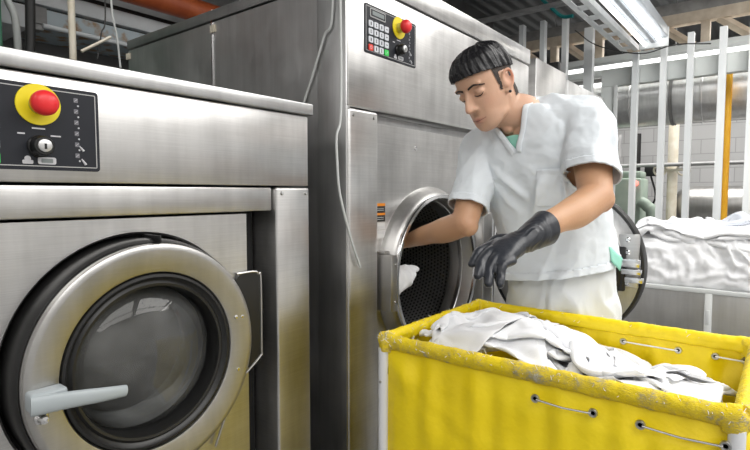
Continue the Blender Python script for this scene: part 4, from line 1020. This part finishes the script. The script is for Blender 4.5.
# legs and feet
for sg in (-1, 1):
    hip = Vv(1.64, .545 + sg * .068, .90); kn = Vv(1.645, .535 + sg * .10, .50); an = Vv(1.66, .53 + sg * .11, .09)
    limb(bm, [hip, hip.lerp(kn, .5) + Vv(-.01, 0, 0), kn, kn.lerp(an, .35) + Vv(.012, 0, 0), an], [.076, .070, .056, .052, .036], 30, 24)
    ring_loft(bm, [(an + Vv(.045, 0, -.05), Vv(0, .028, 0), Vv(.005, 0, .034), 2.2), (an + Vv(0, 0, -.045), Vv(0, .032, 0), Vv(0, 0, .036), 2.2), (an + Vv(-.08, sg * -.0, -.052), Vv(0, .040, 0), Vv(0, 0, .026), 2.2), (an + Vv(-.14, 0, -.06), Vv(0, .040, 0), Vv(0, 0, .018), 2.2), (an + Vv(-.185, 0, -.064), Vv(0, .022, 0), Vv(0, 0, .010), 2.2)], 24)
body = remeshed(bm, .0032, 4)
# sculpting strokes on the face, in head coordinates: centre, radii, push
STROKES = []
for sx_ in (-1, 1):
    STROKES += [((sx_ * .0165, .084, .000), (.007, .02, .010), (0, -.004, 0)),
                ((sx_ * .031, .080, -.016), (.015, .02, .005), (0, -.0025, 0)),
                ((sx_ * .031, .080, .011), (.016, .02, .0045), (0, -.0028, 0)),
                ((sx_ * .0125, .094, -.0495), (.004, .008, .003), (0, -.002, .003)),
                ((sx_ * .024, .080, -.055), (.006, .02, .012), (0, -.0016, 0)),
                ((sx_ * .046, .040, -.060), (.016, .03, .016), (-sx_ * .0025, 0, 0)),
                ((sx_ * .076, -.008, .004), (.006, .009, .012), (-sx_ * .004, 0, 0))]
STROKES += [((0, .090, -.062), (.004, .02, .006), (0, -.0015, 0)), ((0, .088, -.090), (.016, .02, .005), (0, -.003, 0)), ((0, .090, -.0768), (.022, .02, .0016), (0, -.0025, 0))]
for v in body.verts:
    q = HI @ v.co
    if q.length > .17: continue
    d = Vv(0, 0, 0)
    for (c, r_, ps) in STROKES:
        e = ((q.x - c[0]) / r_[0]) ** 2 + ((q.y - c[1]) / r_[1]) ** 2 + ((q.z - c[2]) / r_[2]) ** 2
        if e < 6: d += Vector(ps) * math.exp(-e)
    v.co = HM @ (q + d)
# skin tone
lay = body.verts.layers.float_color.new('tone')
BASE = Vv(.56, .32, .185)
for v in body.verts:
    q = HI @ v.co; c = BASE.copy()
    def gs(x, y, z, rx, ry, rz): return math.exp(-(((q.x - x) / rx) ** 2 + ((q.y - y) / ry) ** 2 + ((q.z - z) / rz) ** 2))
    if q.length < .18:
        c = Vv(.62, .375, .255)
        lip = min(1, gs(0, .088, -.0725, .019, .02, .0045) + gs(0, .088, -.081, .016, .02, .0055)); c = c.lerp(Vv(.48, .17, .14), lip * .75)
        ch = max(gs(.045, .07, -.035, .02, .03, .02), gs(-.045, .07, -.035, .02, .03, .02), gs(0, .11, -.045, .014, .02, .012)) * .2; c = c.lerp(Vv(.62, .28, .20), ch)
        er = max(gs(.087, -.018, 0, .012, .022, .03), gs(-.087, -.018, 0, .012, .022, .03)); c = c.lerp(Vv(.66, .25, .16), er * .7)
        st = max(0, min(1, (-.055 - q.z) / .03)) * max(0, min(1, (q.y + .01) / .04)); c = c.lerp(Vv(.44, .29, .21), st * .28)
    elif (v.co - LE).length < .09 or (v.co - RE).length < .09:
        k = max(math.exp(-((v.co - LE).length / .05) ** 2), math.exp(-((v.co - RE).length / .05) ** 2)); c = c.lerp(Vv(.52, .27, .17), .5 * k)
    v[lay] = (c.x, c.y, c.z, 1)
bvh = BVHTree.FromBMesh(body)
# clipped hair at the sides and back, a thin layer over the scalp
sh = BM(); mp = {}
for f in body.faces:
    q = HI @ f.calc_center_median()
    if q.length > .15 or q.z < -.055: continue
    near_ear = abs(q.x) > .055 and -.030 < q.y < .014 and q.z < .027
    line = .030 + (q.z - .03) * .22                      # front edge of the temples and sideburns
    if q.y < line and not near_ear and q.z > (.0 if q.y > -.04 else -.055) + .004 * noise.noise(q * 90) or (abs(q.x) > .050 and .012 < q.y < .030 + (q.z - .03) * .22 + .002 * noise.noise(q * 120) and -.022 < q.z < .04):
        vs = []
        for v in f.verts:
            if v not in mp: mp[v] = sh.verts.new(v.co + v.normal * (.0016 + .0012 * noise.noise(v.co * 220)))
            vs.append(mp[v])
        sh.faces.new(vs)
body_o = finish('body', body, skin, man, smooth=None)
for p in body_o.data.polygons: p.use_smooth = True
side = finish('side_hair', sh, M['side_hair'], man, smooth=None)
for p in side.data.polygons: p.use_smooth = True
# hair mass with a straight fringe edge
bm = BM()
HL = [(-.01, .080, -.084, .068), (.02, .090, -.094, .072), (.045, .093, -.097, .075), (.066, .090, -.096, .075), (.086, .079, -.088, .070), (.102, .060, -.073, .061), (.112, .036, -.055, .047), (.1185, .008, -.038, .028), (.121, -.008, -.026, .010)]
ring_loft(bm, [(H(0, (a + b) / 2, z), R3 @ Vv(wd, 0, 0), R3 @ Vv(0, (a - b) / 2, 0), 2.25) for (z, a, b, wd) in HL], 56)
hair = remeshed(bm, .0026, 3)
cutp = H(0, .088, .062); cn = (R3 @ Vv(0, .20, -1)).normalized()   # rises a little towards the back of the ear
cut(hair, H(0, .09, .049), (R3 @ Vv(0, .13, -1)).normalized())
for v in hair.verts:
    q = HI @ v.co
    a = atan2(q.x, q.y + .02)
    s_ = noise.noise(Vv(a * 11 + q.z * 25, q.z * 14, 1)) * .0055 + noise.noise(Vv(a * 32 + q.z * 60, q.z * 26, 3)) * .0022 + noise.noise(q * 24) * .004
    v.co = HM @ (q + (q - Vv(0, -.01, .03)).normalized() * s_)
ho = finish('hair', hair, hairm, man, smooth=None)
for p in ho.data.polygons: p.use_smooth = True
md = ho.modifiers.new('s', 'SOLIDIFY'); md.thickness = .006; md.offset = -1
# brows, lashes, mouth line laid on the face
def on_face(x, z, lift=.0006):
    o, d = H(x, .2, z), (R3 @ Vv(0, -1, 0)); hit = bvh.ray_cast(o, d, .3)
    return (hit[0] - d * lift) if hit[0] else H(x, .085, z)
for sx_ in (-1, 1):
    bm = BM(); pts = [on_face(sx_ * x, z) for x, z in ((.011, .0150), (.021, .0185), (.032, .0205), (.043, .0175), (.050, .0120))]
    tube(bm, catmull(pts, 18), [.0031 * (1 - .55 * (k / 18) ** 2) for k in range(19)], 10); finish('eyebrow', bm, M['side_hair'], man)
    bm = BM(); pts = [on_face(sx_ * x, z, .0004) for x, z in ((.0165, -.0075), (.024, -.0115), (.032, -.0125), (.039, -.0105), (.0445, -.0055))]
    tube(bm, catmull(pts, 18), [.0008 + .0007 * sin(pi * k / 18) for k in range(19)], 8); finish('eyelashes', bm, hairm, man)
bm = BM(); pts = [on_face(x, z, .0001) for x, z in ((-.026, -.0735), (-.012, -.0760), (0, -.0768), (.012, -.0760), (.026, -.0730))]
tube(bm, catmull(pts, 16), .0007, 6); finish('mouth_line', bm, mat('mouth_line', (.20, .07, .06), .6), man)
bm = BM(); ball(bm, H(.0745, .0, -.036), .0042); finish('ear_stud', bm, M['knob'], man)

# ---- scrub top
def ridge(p): return 1 - abs(noise.noise(p)) * 2
def pull(v, a, b, w, amp):
    """straight fold from a to b"""
    ab = b - a; t = max(0, min(1, (v - a).dot(ab) / ab.length_squared)); d = (v - (a + ab * t)).length
    return amp * math.exp(-(d / w) ** 2) * (sin(pi * min(1, max(0, t * .98 + .01))) ** .5)
bm = BM()
ring_loft(bm, [sec((1.635, .550, .93), .182, .146, 2.4), sec((1.63, .550, 1.02), .173, .138, 2.4), sec((1.615, .555, 1.12), .170, .125, 2.4), sec((1.59, .575, 1.22), .174, .125, 2.4), sec((1.56, .588, 1.32), .184, .122, 2.4), sec((1.538, .60, 1.39), .190, .105, 2.3), sec((1.522, .607, 1.437), .155, .082, 2.2), sec((1.508, .612, 1.475), .098, .070, 2.1), sec((1.50, .614, 1.498), .076, .062, 2.)], 48)
LSE = LS.lerp(LE, .72); RSE = RS.lerp(RE, .80)
ldir = (LE - LS).normalized(); rdir = (RE - RS).normalized()
limb(bm, [LS + Vv(0, .07, .015), LS + Vv(0, -.004, .008), LS.lerp(LE, .42), LS.lerp(LE, .80)], [.068, .072, .068, .069], 24, 30, True)
limb(bm, [RS + Vv(0, -.07, .015), RS + Vv(0, .002, .006), RS.lerp(RE, .45), RS.lerp(RE, .88)], [.066, .069, .060, .058], 24, 30, True)
limb(bm, [LS + Vv(.0, .03, -.06), LS.lerp(LE, .35) + Vv(.01, .02, -.03)], [.05, .05], 10, 20)
limb(bm, [Vv(1.530, .588, 1.492), Vv(1.535, .52, 1.478), LS + Vv(0, .01, .006)], [.046, .058, .070], 12, 24)
limb(bm, [Vv(1.525, .655, 1.462), Vv(1.525, .70, 1.435), RS], [.044, .054, .066], 12, 24)
top = remeshed(bm, .0042, 5)
A1, A2 = LS + Vv(-.06, .05, -.04), RS + Vv(-.06, -.05, -.04)
PL = [(Vv(1.46, .50, 1.44), Vv(1.47, .47, 1.16), .008, .009), (Vv(1.47, .46, 1.44), Vv(1.50, .42, 1.22), .007, .008), (A1, Vv(1.43, .60, 1.12), .013, .007), (A1 + Vv(0, 0, -.04), Vv(1.45, .64, 1.02), .012, .008),
      (A2, Vv(1.44, .52, 1.16), .012, .008), (A2 + Vv(0, 0, -.05), Vv(1.45, .50, 1.04), .014, .007), (Vv(1.40, .60, 1.34), Vv(1.46, .66, 1.06), .010, .006), (Vv(1.41, .56, 1.36), Vv(1.46, .44, 1.10), .012, .006),
      (LS + Vv(-.05, -.05, .03), LSE + Vv(-.05, .02, -.02), .008, .006), (LS + Vv(-.02, -.07, .02), LSE + Vv(.0, -.06, .0), .009, .006), (RS + Vv(-.05, .03, .0), RSE + Vv(-.05, .0, .0), .008, .007), (RS + Vv(-.05, -.02, -.02), RSE + Vv(-.04, -.04, .0), .009, -.006),
      (Vv(1.46, .68, 1.02), Vv(1.50, .38, 1.00), .010, .006), (Vv(1.46, .66, .985), Vv(1.49, .42, 1.04), .010, -.006), (Vv(1.47, .70, 1.08), Vv(1.48, .46, 1.05), .012, .006)]
top.normal_update()
for v in top.verts:
    p = v.co; n = v.normal
    w_ = Vv(noise.noise(p * 4), noise.noise(p * 4 + Vv(9, 0, 0)), noise.noise(p * 4 + Vv(0, 9, 0))) * .06
    q = p + w_
    low = max(0, min(1, (1.30 - p.z) / .25))
    d = .011 * (ridge(Vv(q.x * 8, q.y * 11, q.z * 3.5)) - .5) * (.5 + .8 * low) + .006 * (ridge(Vv(q.x * 16, q.y * 14, q.z * 11 + q.y * 6)) - .5) + .0012 * noise.noise(q * 60)
    for (a, b, wd, am) in PL:
        if (p - (a + b) / 2).length < .30: d += pull(p, a, b, wd, am * 2.0)
    if p.z < 1.05: d += .008 * ((1.05 - p.z) / .1) * sin(atan2(p.y - .53, p.x - 1.63) * 9 + 1.)
    v.co = p + n * d
lcn = (ldir + Vv(.10, .25, 0)).normalized()
# openings: sleeves, hem, collar, V neck
cut(top, LSE, lcn, LSE, .095, .045, (LS, LE, .080, Vv(.64, .77, 0)))
cut(top, RSE, rdir, RSE, .085, .045, (RS, RE, .069))
cut(top, (1.46, .60, .985), Vv(.10, -.16, -1).normalized())
cut(top, (1.515, .612, 1.492), Vv(-.10, .35, 1).normalized(), (1.480, .655, 1.505), .072)
VX = Vv(1.40, .612, 1.375)                              # bottom of the V
cl, cr_ = Vv(1.50, .590, 1.53), Vv(1.47, .700, 1.47)
fwdn = Vv(-1, 0, .0)
def plane_through(a, b, toward):
    n = (b - a).cross(fwdn).normalized()
    return n if n.dot(toward - a) > 0 else -n
n1 = plane_through(VX, cl, cr_); n2 = plane_through(VX, cr_, cl)
fs = [f for f in top.faces if f.calc_center_median().z > 1.33 and f.calc_center_median().x < 1.505]
for nn in (n1, n2):
    geom = set(f for f in top.faces if f.calc_center_median().z > 1.33 and f.calc_center_median().x < 1.51)
    for f in list(geom): geom.update(f.edges); geom.update(f.verts)
    bmesh.ops.bisect_plane(top, geom=list(geom), plane_co=VX, plane_no=nn, dist=1e-5)
dl = [f for f in top.faces if f.calc_center_median().z > 1.33 and f.calc_center_median().x < 1.508 and (f.calc_center_median() - VX).dot(n1) > 0 and (f.calc_center_median() - VX).dot(n2) > 0]
bmesh.ops.delete(top, geom=dl, context='FACES')
tb = BVHTree.FromBMesh(top)
# hems: a second layer along sleeve ends, bottom and neckline
def hem_band(keep, name, lift=.0016):
    b2 = BM(); mp = {}
    for f in top.faces:
        if keep(f.calc_center_median()):
            vs = []
            for v in f.verts:
                if v not in mp: mp[v] = b2.verts.new(v.co + v.normal * lift)
                vs.append(mp[v])
            b2.faces.new(vs)
    return b2
top.normal_update()
lcn = (ldir + Vv(.10, .25, 0)).normalized()
bands = [hem_band(lambda c: (c - LE).length < .2 and -.022 < (c - LSE).dot(lcn) < 0 and (c - LSE).length < .09, 'a'),
         hem_band(lambda c: (c - RE).length < .2 and -.022 < (c - RSE).dot(rdir) < 0 and (c - RSE).length < .08, 'b'),
         hem_band(lambda c: -.022 < (c - Vv(1.46, .60, .985)).dot(Vv(.10, -.16, -1).normalized()) <= 0, 'c')]
def trim(a, b, n_out):
    b2 = BM(); rows = []
    d = Vv(1, 0, -.25).normalized()
    for k in range(31):
        p = a.lerp(b, k / 30); row = []
        for off in (.0015, .006, .011, .016):
            o0 = p + n_out * off; o0 = o0 - d * .25; hit = tb.ray_cast(o0, d, .5)
            if hit[0] is None or abs((hit[0] - p).dot(d)) > .06: row = None; break
            row.append(hit[0] - d * .0022)
        if row: rows.append([b2.verts.new(q) for q in row])
    for r0, r1 in zip(rows, rows[1:]):
        for q in range(3): b2.faces.new((r0[q], r0[q + 1], r1[q + 1], r1[q]))
    return b2
bands += [trim(VX - (-n1) * .0, cl, -n1), trim(VX, cr_, -n2)]
to = finish('scrub_top', top, scrub, man, smooth=None)
for p in to.data.polygons: p.use_smooth = True
md = to.modifiers.new('s', 'SOLIDIFY'); md.thickness = .0022; md.offset = -1
for b2, nm in zip(bands, ('sleeve_hem', 'sleeve_hem', 'bottom_hem', 'neckline', 'neckline')):
    if len(b2.faces) < 4: b2.free(); continue
    o = finish(nm, b2, scrub, to, smooth=None)
    for p in o.data.polygons: p.use_smooth = True
    md = o.modifiers.new('s', 'SOLIDIFY'); md.thickness = .0018; md.offset = 0
# chest pocket laid on the cloth
pk = BM(); G = 26; O_ = Vv(1.30, .535, 1.315); ru = Vv(.30, -1, .03).normalized() * .085; rd = Vv(0, .06, -1).normalized() * .105; dr_ = Vv(1, .12, 0).normalized()
gridv = []
for i in range(G + 1):
    row = []
    for j in range(G + 1):
        u, v_ = j / G, i / G
        if v_ > .85: u = .5 + (u - .5) * (1 - (v_ - .85) * .8)
        o0 = O_ + ru * u + rd * v_; hit = tb.ray_cast(o0, dr_, .4)
        pt_ = hit[0] if hit[0] else o0 + dr_ * .12
        row.append(pk.verts.new(pt_ - dr_ * (.0026 + (.005 * sin(pi * u) if v_ < .08 else 0))))
    gridv.append(row)
for i in range(G):
    for j in range(G): pk.faces.new((gridv[i][j], gridv[i][j + 1], gridv[i + 1][j + 1], gridv[i + 1][j]))
o = finish('chest_pocket', pk, scrub, to, smooth=60); md = o.modifiers.new('s', 'SOLIDIFY'); md.thickness = .002; md.offset = 1
# mint undershirt showing in the V and at the side slit
bm = BM()
ring_loft(bm, [sec((1.545, .60, 1.25), .10, .106), sec((1.545, .60, 1.32), .11, .102), sec((1.530, .605, 1.39), .115, .090), sec((1.522, .608, 1.425), .10, .078)], 40)
us = remeshed(bm, .005, 3); cut(us, (1.42, .6, 1.366), Vv(0, 0, -1)); cut(us, (1.42, .6, 1.412), Vv(-.25, 0, 1).normalized()); o = finish('undershirt', us, mint, man, smooth=None)
for p in o.data.polygons: p.use_smooth = True
bm = BM(); vs = [bm.verts.new(p) for p in (Vv(1.585, .412, 1.09), Vv(1.582, .400, 1.045), Vv(1.612, .384, 1.015), Vv(1.622, .380, 1.05))]; bm.faces.new(vs)
bmesh.ops.subdivide_edges(bm, edges=bm.edges[:], cuts=4, use_grid_fill=True)
for v in bm.verts: v.co += Vv(-.014, -.020, .012) + Vv(-1, -1, 0) * .003 * noise.noise(v.co * 60)
o = finish('undershirt_tail', bm, mint, man); md = o.modifiers.new('s', 'SOLIDIFY'); md.thickness = .002

# ---- trousers
bm = BM()
ring_loft(bm, [sec((1.64, .55, .80), .152, .106, 2.6), sec((1.64, .55, .90), .162, .120, 2.5), sec((1.64, .55, .98), .160, .118, 2.4), sec((1.635, .545, 1.06), .150, .112, 2.3)], 44)
for sg in (-1, 1):
    limb(bm, [Vv(1.64, .545 + sg * .075, .90), Vv(1.645, .54 + sg * .090, .68), Vv(1.65, .535 + sg * .10, .48), Vv(1.66, .53 + sg * .11, .10)], [.096, .094, .088, .080], 30, 32)
tro = remeshed(bm, .005, 5); tro.normal_update()
for v in tro.verts:
    p = v.co; w_ = Vv(noise.noise(p * 4), noise.noise(p * 4 + Vv(3, 0, 0)), 0) * .05; q = p + w_
    d = .012 * (ridge(Vv(q.x * 9, q.y * 9, q.z * 2.6)) - .5) + .005 * (ridge(Vv(q.x * 18, q.y * 18, q.z * 8)) - .5) + pull(p, Vv(1.51, .55, .97), Vv(1.55, .55, .78), .007, -.010) + pull(p, Vv(1.50, .60, .93), Vv(1.54, .56, .80), .01, .006)
    v.co = p + v.normal * d
cut(tro, (1.64, .53, .055), Vv(0, 0, -1)); cut(tro, (1.64, .53, 1.045), Vv(0, 0, 1))
o = finish('trousers', tro, scrubp, man, smooth=None)
for p in o.data.polygons: p.use_smooth = True
md = o.modifiers.new('s', 'SOLIDIFY'); md.thickness = .002; md.offset = -1
# shoes
for sg in (-1, 1):
    an = Vv(1.66, .53 + sg * .11, .09); bm = BM()
    ring_loft(bm, [(an + Vv(.062, 0, -.045), Vv(0, .028, 0), Vv(.004, 0, .040), 2.6), (an + Vv(.02, 0, -.040), Vv(0, .042, 0), Vv(0, 0, .047), 2.6), (an + Vv(-.04, 0, -.042), Vv(0, .046, 0), Vv(0, 0, .045), 2.6), (an + Vv(-.11, 0, -.054), Vv(0, .050, 0), Vv(0, 0, .033), 2.6), (an + Vv(-.18, 0, -.062), Vv(0, .044, 0), Vv(0, 0, .026), 2.6), (an + Vv(-.215, 0, -.066), Vv(0, .022, 0), Vv(0, 0, .018), 2.6)], 28)
    finish('shoe', bm, M['white_paint'], man)

# ---- black rubber glove on the left hand
bm = BM()
T = lambda *a: Vector(a)
GW = T(1.133, .469, 1.139)
kn = [T(1.077, .517, 1.131), T(1.055, .506, 1.120), T(1.041, .487, 1.108), T(1.036, .467, 1.096)]
md_ = [T(1.047, .529, 1.120), T(1.023, .512, 1.100), T(1.018, .490, 1.084), T(1.025, .467, 1.076)]
tp = [T(1.014, .530, 1.096), T(.996, .506, 1.074), T(.998, .482, 1.060), T(1.012, .462, 1.058)]
fdir = ((kn[1] + kn[2]) / 2 - GW).normalized(); tdir = (kn[0] - kn[3]).normalized(); ndir = fdir.cross(tdir).normalized()
if ndir.z < 0: ndir = -ndir
KC = (kn[0] + kn[3]) / 2
CU = T(1.222, .446, 1.170); CUE = T(1.240, .440, 1.176)
ring_loft(bm, [(CUE, tdir * .049, ndir * .047, 2), (CUE.lerp(GW, .35), tdir * .044, ndir * .042, 2), (CUE.lerp(GW, .75), tdir * .036, ndir * .033, 2), (GW, tdir * .032, ndir * .025, 2.1), (GW.lerp(KC, .35), tdir * .037, ndir * .022, 2.3), (GW.lerp(KC, .75), tdir * .042, ndir * .019, 2.5), (KC + fdir * .002, tdir * .042, ndir * .015, 2.5), (KC + fdir * .014, tdir * .036, ndir * .010, 2.3)], 36)
for a, b, c, r0 in zip(kn, md_, tp, (.0112, .0115, .011, .0100)):
    c2 = b.lerp(c, .5) + ndir * .002
    limb(bm, [a - fdir * .03, a, b, c2, c], [r0, r0 * 1.05, r0, r0 * .93, r0 * .82], 26, 16)
limb(bm, [GW + tdir * .012 + fdir * .012 - ndir * .004, GW + tdir * .036 + fdir * .028 - ndir * .008, GW + tdir * .052 + fdir * .052 - ndir * .010, GW + tdir * .054 + fdir * .080 - ndir * .020], [.016, .0145, .0122, .0098], 26, 16)
gv = remeshed(bm, .0026, 3); gv.normal_update()
for v in gv.verts:
    p = v.co; t = (p - GW).dot(-fdir)
    d = .0010 * noise.noise(p * 45)
    if t > -.03: d += .0018 * (ridge(Vv(t * 36 + 3 * noise.noise(p * 18), (p - GW).dot(tdir) * 9, 0)) - .4) * math.exp(-((t - .03) / .04) ** 2)
    v.co = p + v.normal * d
cut(gv, CUE.lerp(GW, .20), (CUE - GW).normalized())
go = finish('rubber_glove', gv, glovem, man, smooth=None)
for p in go.data.polygons: p.use_smooth = True
md = go.modifiers.new('s', 'SOLIDIFY'); md.thickness = .0022; md.offset = -1

# ------------------------------------------------------------------ linen inside the open drum, hanging from the bare hand
bm = BM()
ring_loft(bm, [((1.37, 1.10, .90), (0, .03, 0), (0, 0, .05), 2), ((1.42, 1.10, .915), (0, .045, 0), (0, 0, .065), 2), ((1.49, 1.10, .925), (0, .05, .01), (0, 0, .050), 2), ((1.57, 1.11, .94), (0, .045, .01), (0, 0, .030), 2), ((1.64, 1.12, .955), (0, .03, .01), (0, 0, .014), 2), ((1.69, 1.125, .955), (0, .008, .0), (0, 0, .004), 2)], 40)
dc_ = remeshed(bm, .004, 3); dc_.normal_update()
for v in dc_.verts:
    p = v.co; v.co = p + v.normal * (.012 * (ridge(Vv(p.x * 16, p.y * 16, p.z * 5)) - .4) + .004 * noise.noise(p * 40))
o = finish('hanging_linen', dc_, M['linen'], smooth=None)
for p in o.data.polygons: p.use_smooth = True
tag(o, 'white cloth tip showing inside the open dryer drum under the bare forearm', 'linen')

# ------------------------------------------------------------------ steel bin of linen behind the open door
bn = thing('linen_bin', 'grey steel bin heaped with white linen behind the open round door', 'bin', (3.8, .2, 0))
BXa, BXb, BYa, BYb, BZ = 3.40, 4.15, -.62, .86, .712
for (x0, x1, y0, y1) in ((BXa, BXa + .02, BYa, BYb), (BXb - .02, BXb, BYa, BYb), (BXa + .02, BXb - .02, BYa, BYa + .02), (BXa + .02, BXb - .02, BYb - .02, BYb)):
    bm = BM(); box(bm, x0, x1, y0, y1, .14, BZ - .02, .003); finish('side_panel', bm, M['bin'] if 'bin' in M else M['steel_dark'], bn)
bm = BM()
for (a, b) in (((BXa, BYa), (BXb, BYa)), ((BXb, BYa), (BXb, BYb)), ((BXb, BYb), (BXa, BYb)), ((BXa, BYb), (BXa, BYa))):
    box(bm, min(a[0], b[0]) - .012, max(a[0], b[0]) + .012, min(a[1], b[1]) - .012, max(a[1], b[1]) + .012, BZ - .022, BZ + .004, .004)
finish('rim', bm, M['white_paint'], bn)
for y in (.312, -.40):
    bm = BM(); box(bm, BXa - .012, BXa, y - .018, y + .018, .10, BZ - .02, .004); box(bm, BXa - .016, BXa - .01, y - .008, y + .008, .52, .60, .002); finish('upright', bm, M['white_paint'], bn)
bm = BM(); box(bm, BXa + .02, BXb - .02, BYa + .02, BYb - .02, .14, .16); finish('bottom', bm, M['steel_dark'], bn)
for (x, y) in ((3.48, -.52), (3.48, .76), (4.07, -.52), (4.07, .76)):
    bm = BM(); lathe(bm, [(.0005, -.018), (.05, -.018), (.055, -.012), (.055, .012), (.05, .018), (.0005, .018)], (x, y, .055), seg=24); box(bm, x - .012, x + .012, y - .026, y + .026, .112, .14); finish('castor', bm, M['rubber'], bn)
cx_, cy_, hx, hy_ = (BXa + BXb) / 2, (BYa + BYb) / 2, (BXb - BXa) / 2, (BYb - BYa) / 2
bm = BM(); ring_loft(bm, [((cx_, cy_, .20), (hx - .04, 0, 0), (0, hy_ - .04, 0), 9), ((cx_, cy_, .68), (hx - .035, 0, 0), (0, hy_ - .035, 0), 9), ((cx_, cy_, .74), (hx - .012, 0, 0), (0, hy_ - .015, 0), 7), ((cx_, cy_, .84), (hx - .010, 0, 0), (0, hy_ - .02, 0), 6), ((cx_, cy_, .94), (hx - .025, 0, 0), (0, hy_ - .05, 0), 5), ((cx_, cy_, 1.00), (hx - .06, 0, 0), (0, hy_ - .11, 0), 4.5), ((cx_, cy_, 1.03), (hx - .14, 0, 0), (0, hy_ - .25, 0), 4)], 90)
pl_ = remeshed(bm, .011, 3); pl_.normal_update()
for v in pl_.verts:
    p = v.co
    if p.z < .70: continue
    w_ = Vv(noise.noise(p * 3), noise.noise(p * 3 + Vv(7, 0, 0)), noise.noise(p * 3 + Vv(0, 7, 0))) * .25; q = p + w_
    v.co = p + v.normal * ((.030 * (ridge(q * 6) - .6) + .020 * (ridge(q * 13) - .5) + .007 * (ridge(q * 30) - .5)) * min(1, (p.z - .70) / .06))
o = finish('packed_linen', pl_, M['linen'], smooth=None)
for p in o.data.polygons: p.use_smooth = True
tag(o, 'mass of wrinkled white linen filling the grey steel bin', 'linen', kind='stuff')
def mound(x, y):
    ex = np.clip(np.minimum((x - BXa - .0), (BXb - x)) / .16, 0, 1); ey = np.clip(np.minimum((y - BYa), (BYb - .04 - y)) / .20, 0, 1)
    e = np.sqrt(np.clip(1 - (1 - ex) ** 2.4, 0, 1)) * np.sqrt(np.clip(1 - (1 - ey) ** 2.4, 0, 1))
    return .70 + .325 * e + .018 * np.sin(y * 9 + x * 4) * e + .012 * np.sin(y * 21 - x * 12) * e
hf2 = HField(BXa - .06, BXb + .06, BYa - .06, BYb + .06, mound, .012)
BW = (BXa + .012, BXb - .02, BYa + .02, BYb - .02)
BIN = [((1.15, 1.20), (3.78, .42, 1.12), .2, .70, 31, 'wrinkled white linen heaped at the left of the steel bin'),
       ((1.15, 1.20), (3.78, -.10, 1.12), .5, .70, 32, 'wrinkled white linen heaped at the right end of the steel bin'),
       ((.80, .90), (3.66, .32, 1.16), .9, .55, 33, 'white cloth lying crumpled on top over the bin upright')]
for (sz, stt, ro, cr, sd, lab) in BIN:
    P = cloth(int(sz[0] / .021), int(sz[1] / .021), sz, stt, hf2, steps=70, iters=4, seed=sd, crumple=cr, amp=.07, rot=ro, walls=BW)
    hf2.add(P)
    tag(cloth_obj('linen_sheet', P, M['linen'], 1, .003), lab, 'linen', 'white linen in the steel bin')
film = mat('clear_film', (.86, .90, .97), .18); film.node_tree.nodes['Principled BSDF'].inputs['Alpha'].default_value = .38
P = cloth(44, 40, (.80, .72), (3.70, -.02, 1.2), hf2, steps=60, iters=4, seed=41, crumple=.85, amp=.05, rot=.2, walls=BW)
tag(cloth_obj('plastic_film', P, film, 1, .001), 'bluish clear plastic film over the linen in the steel bin', 'film')
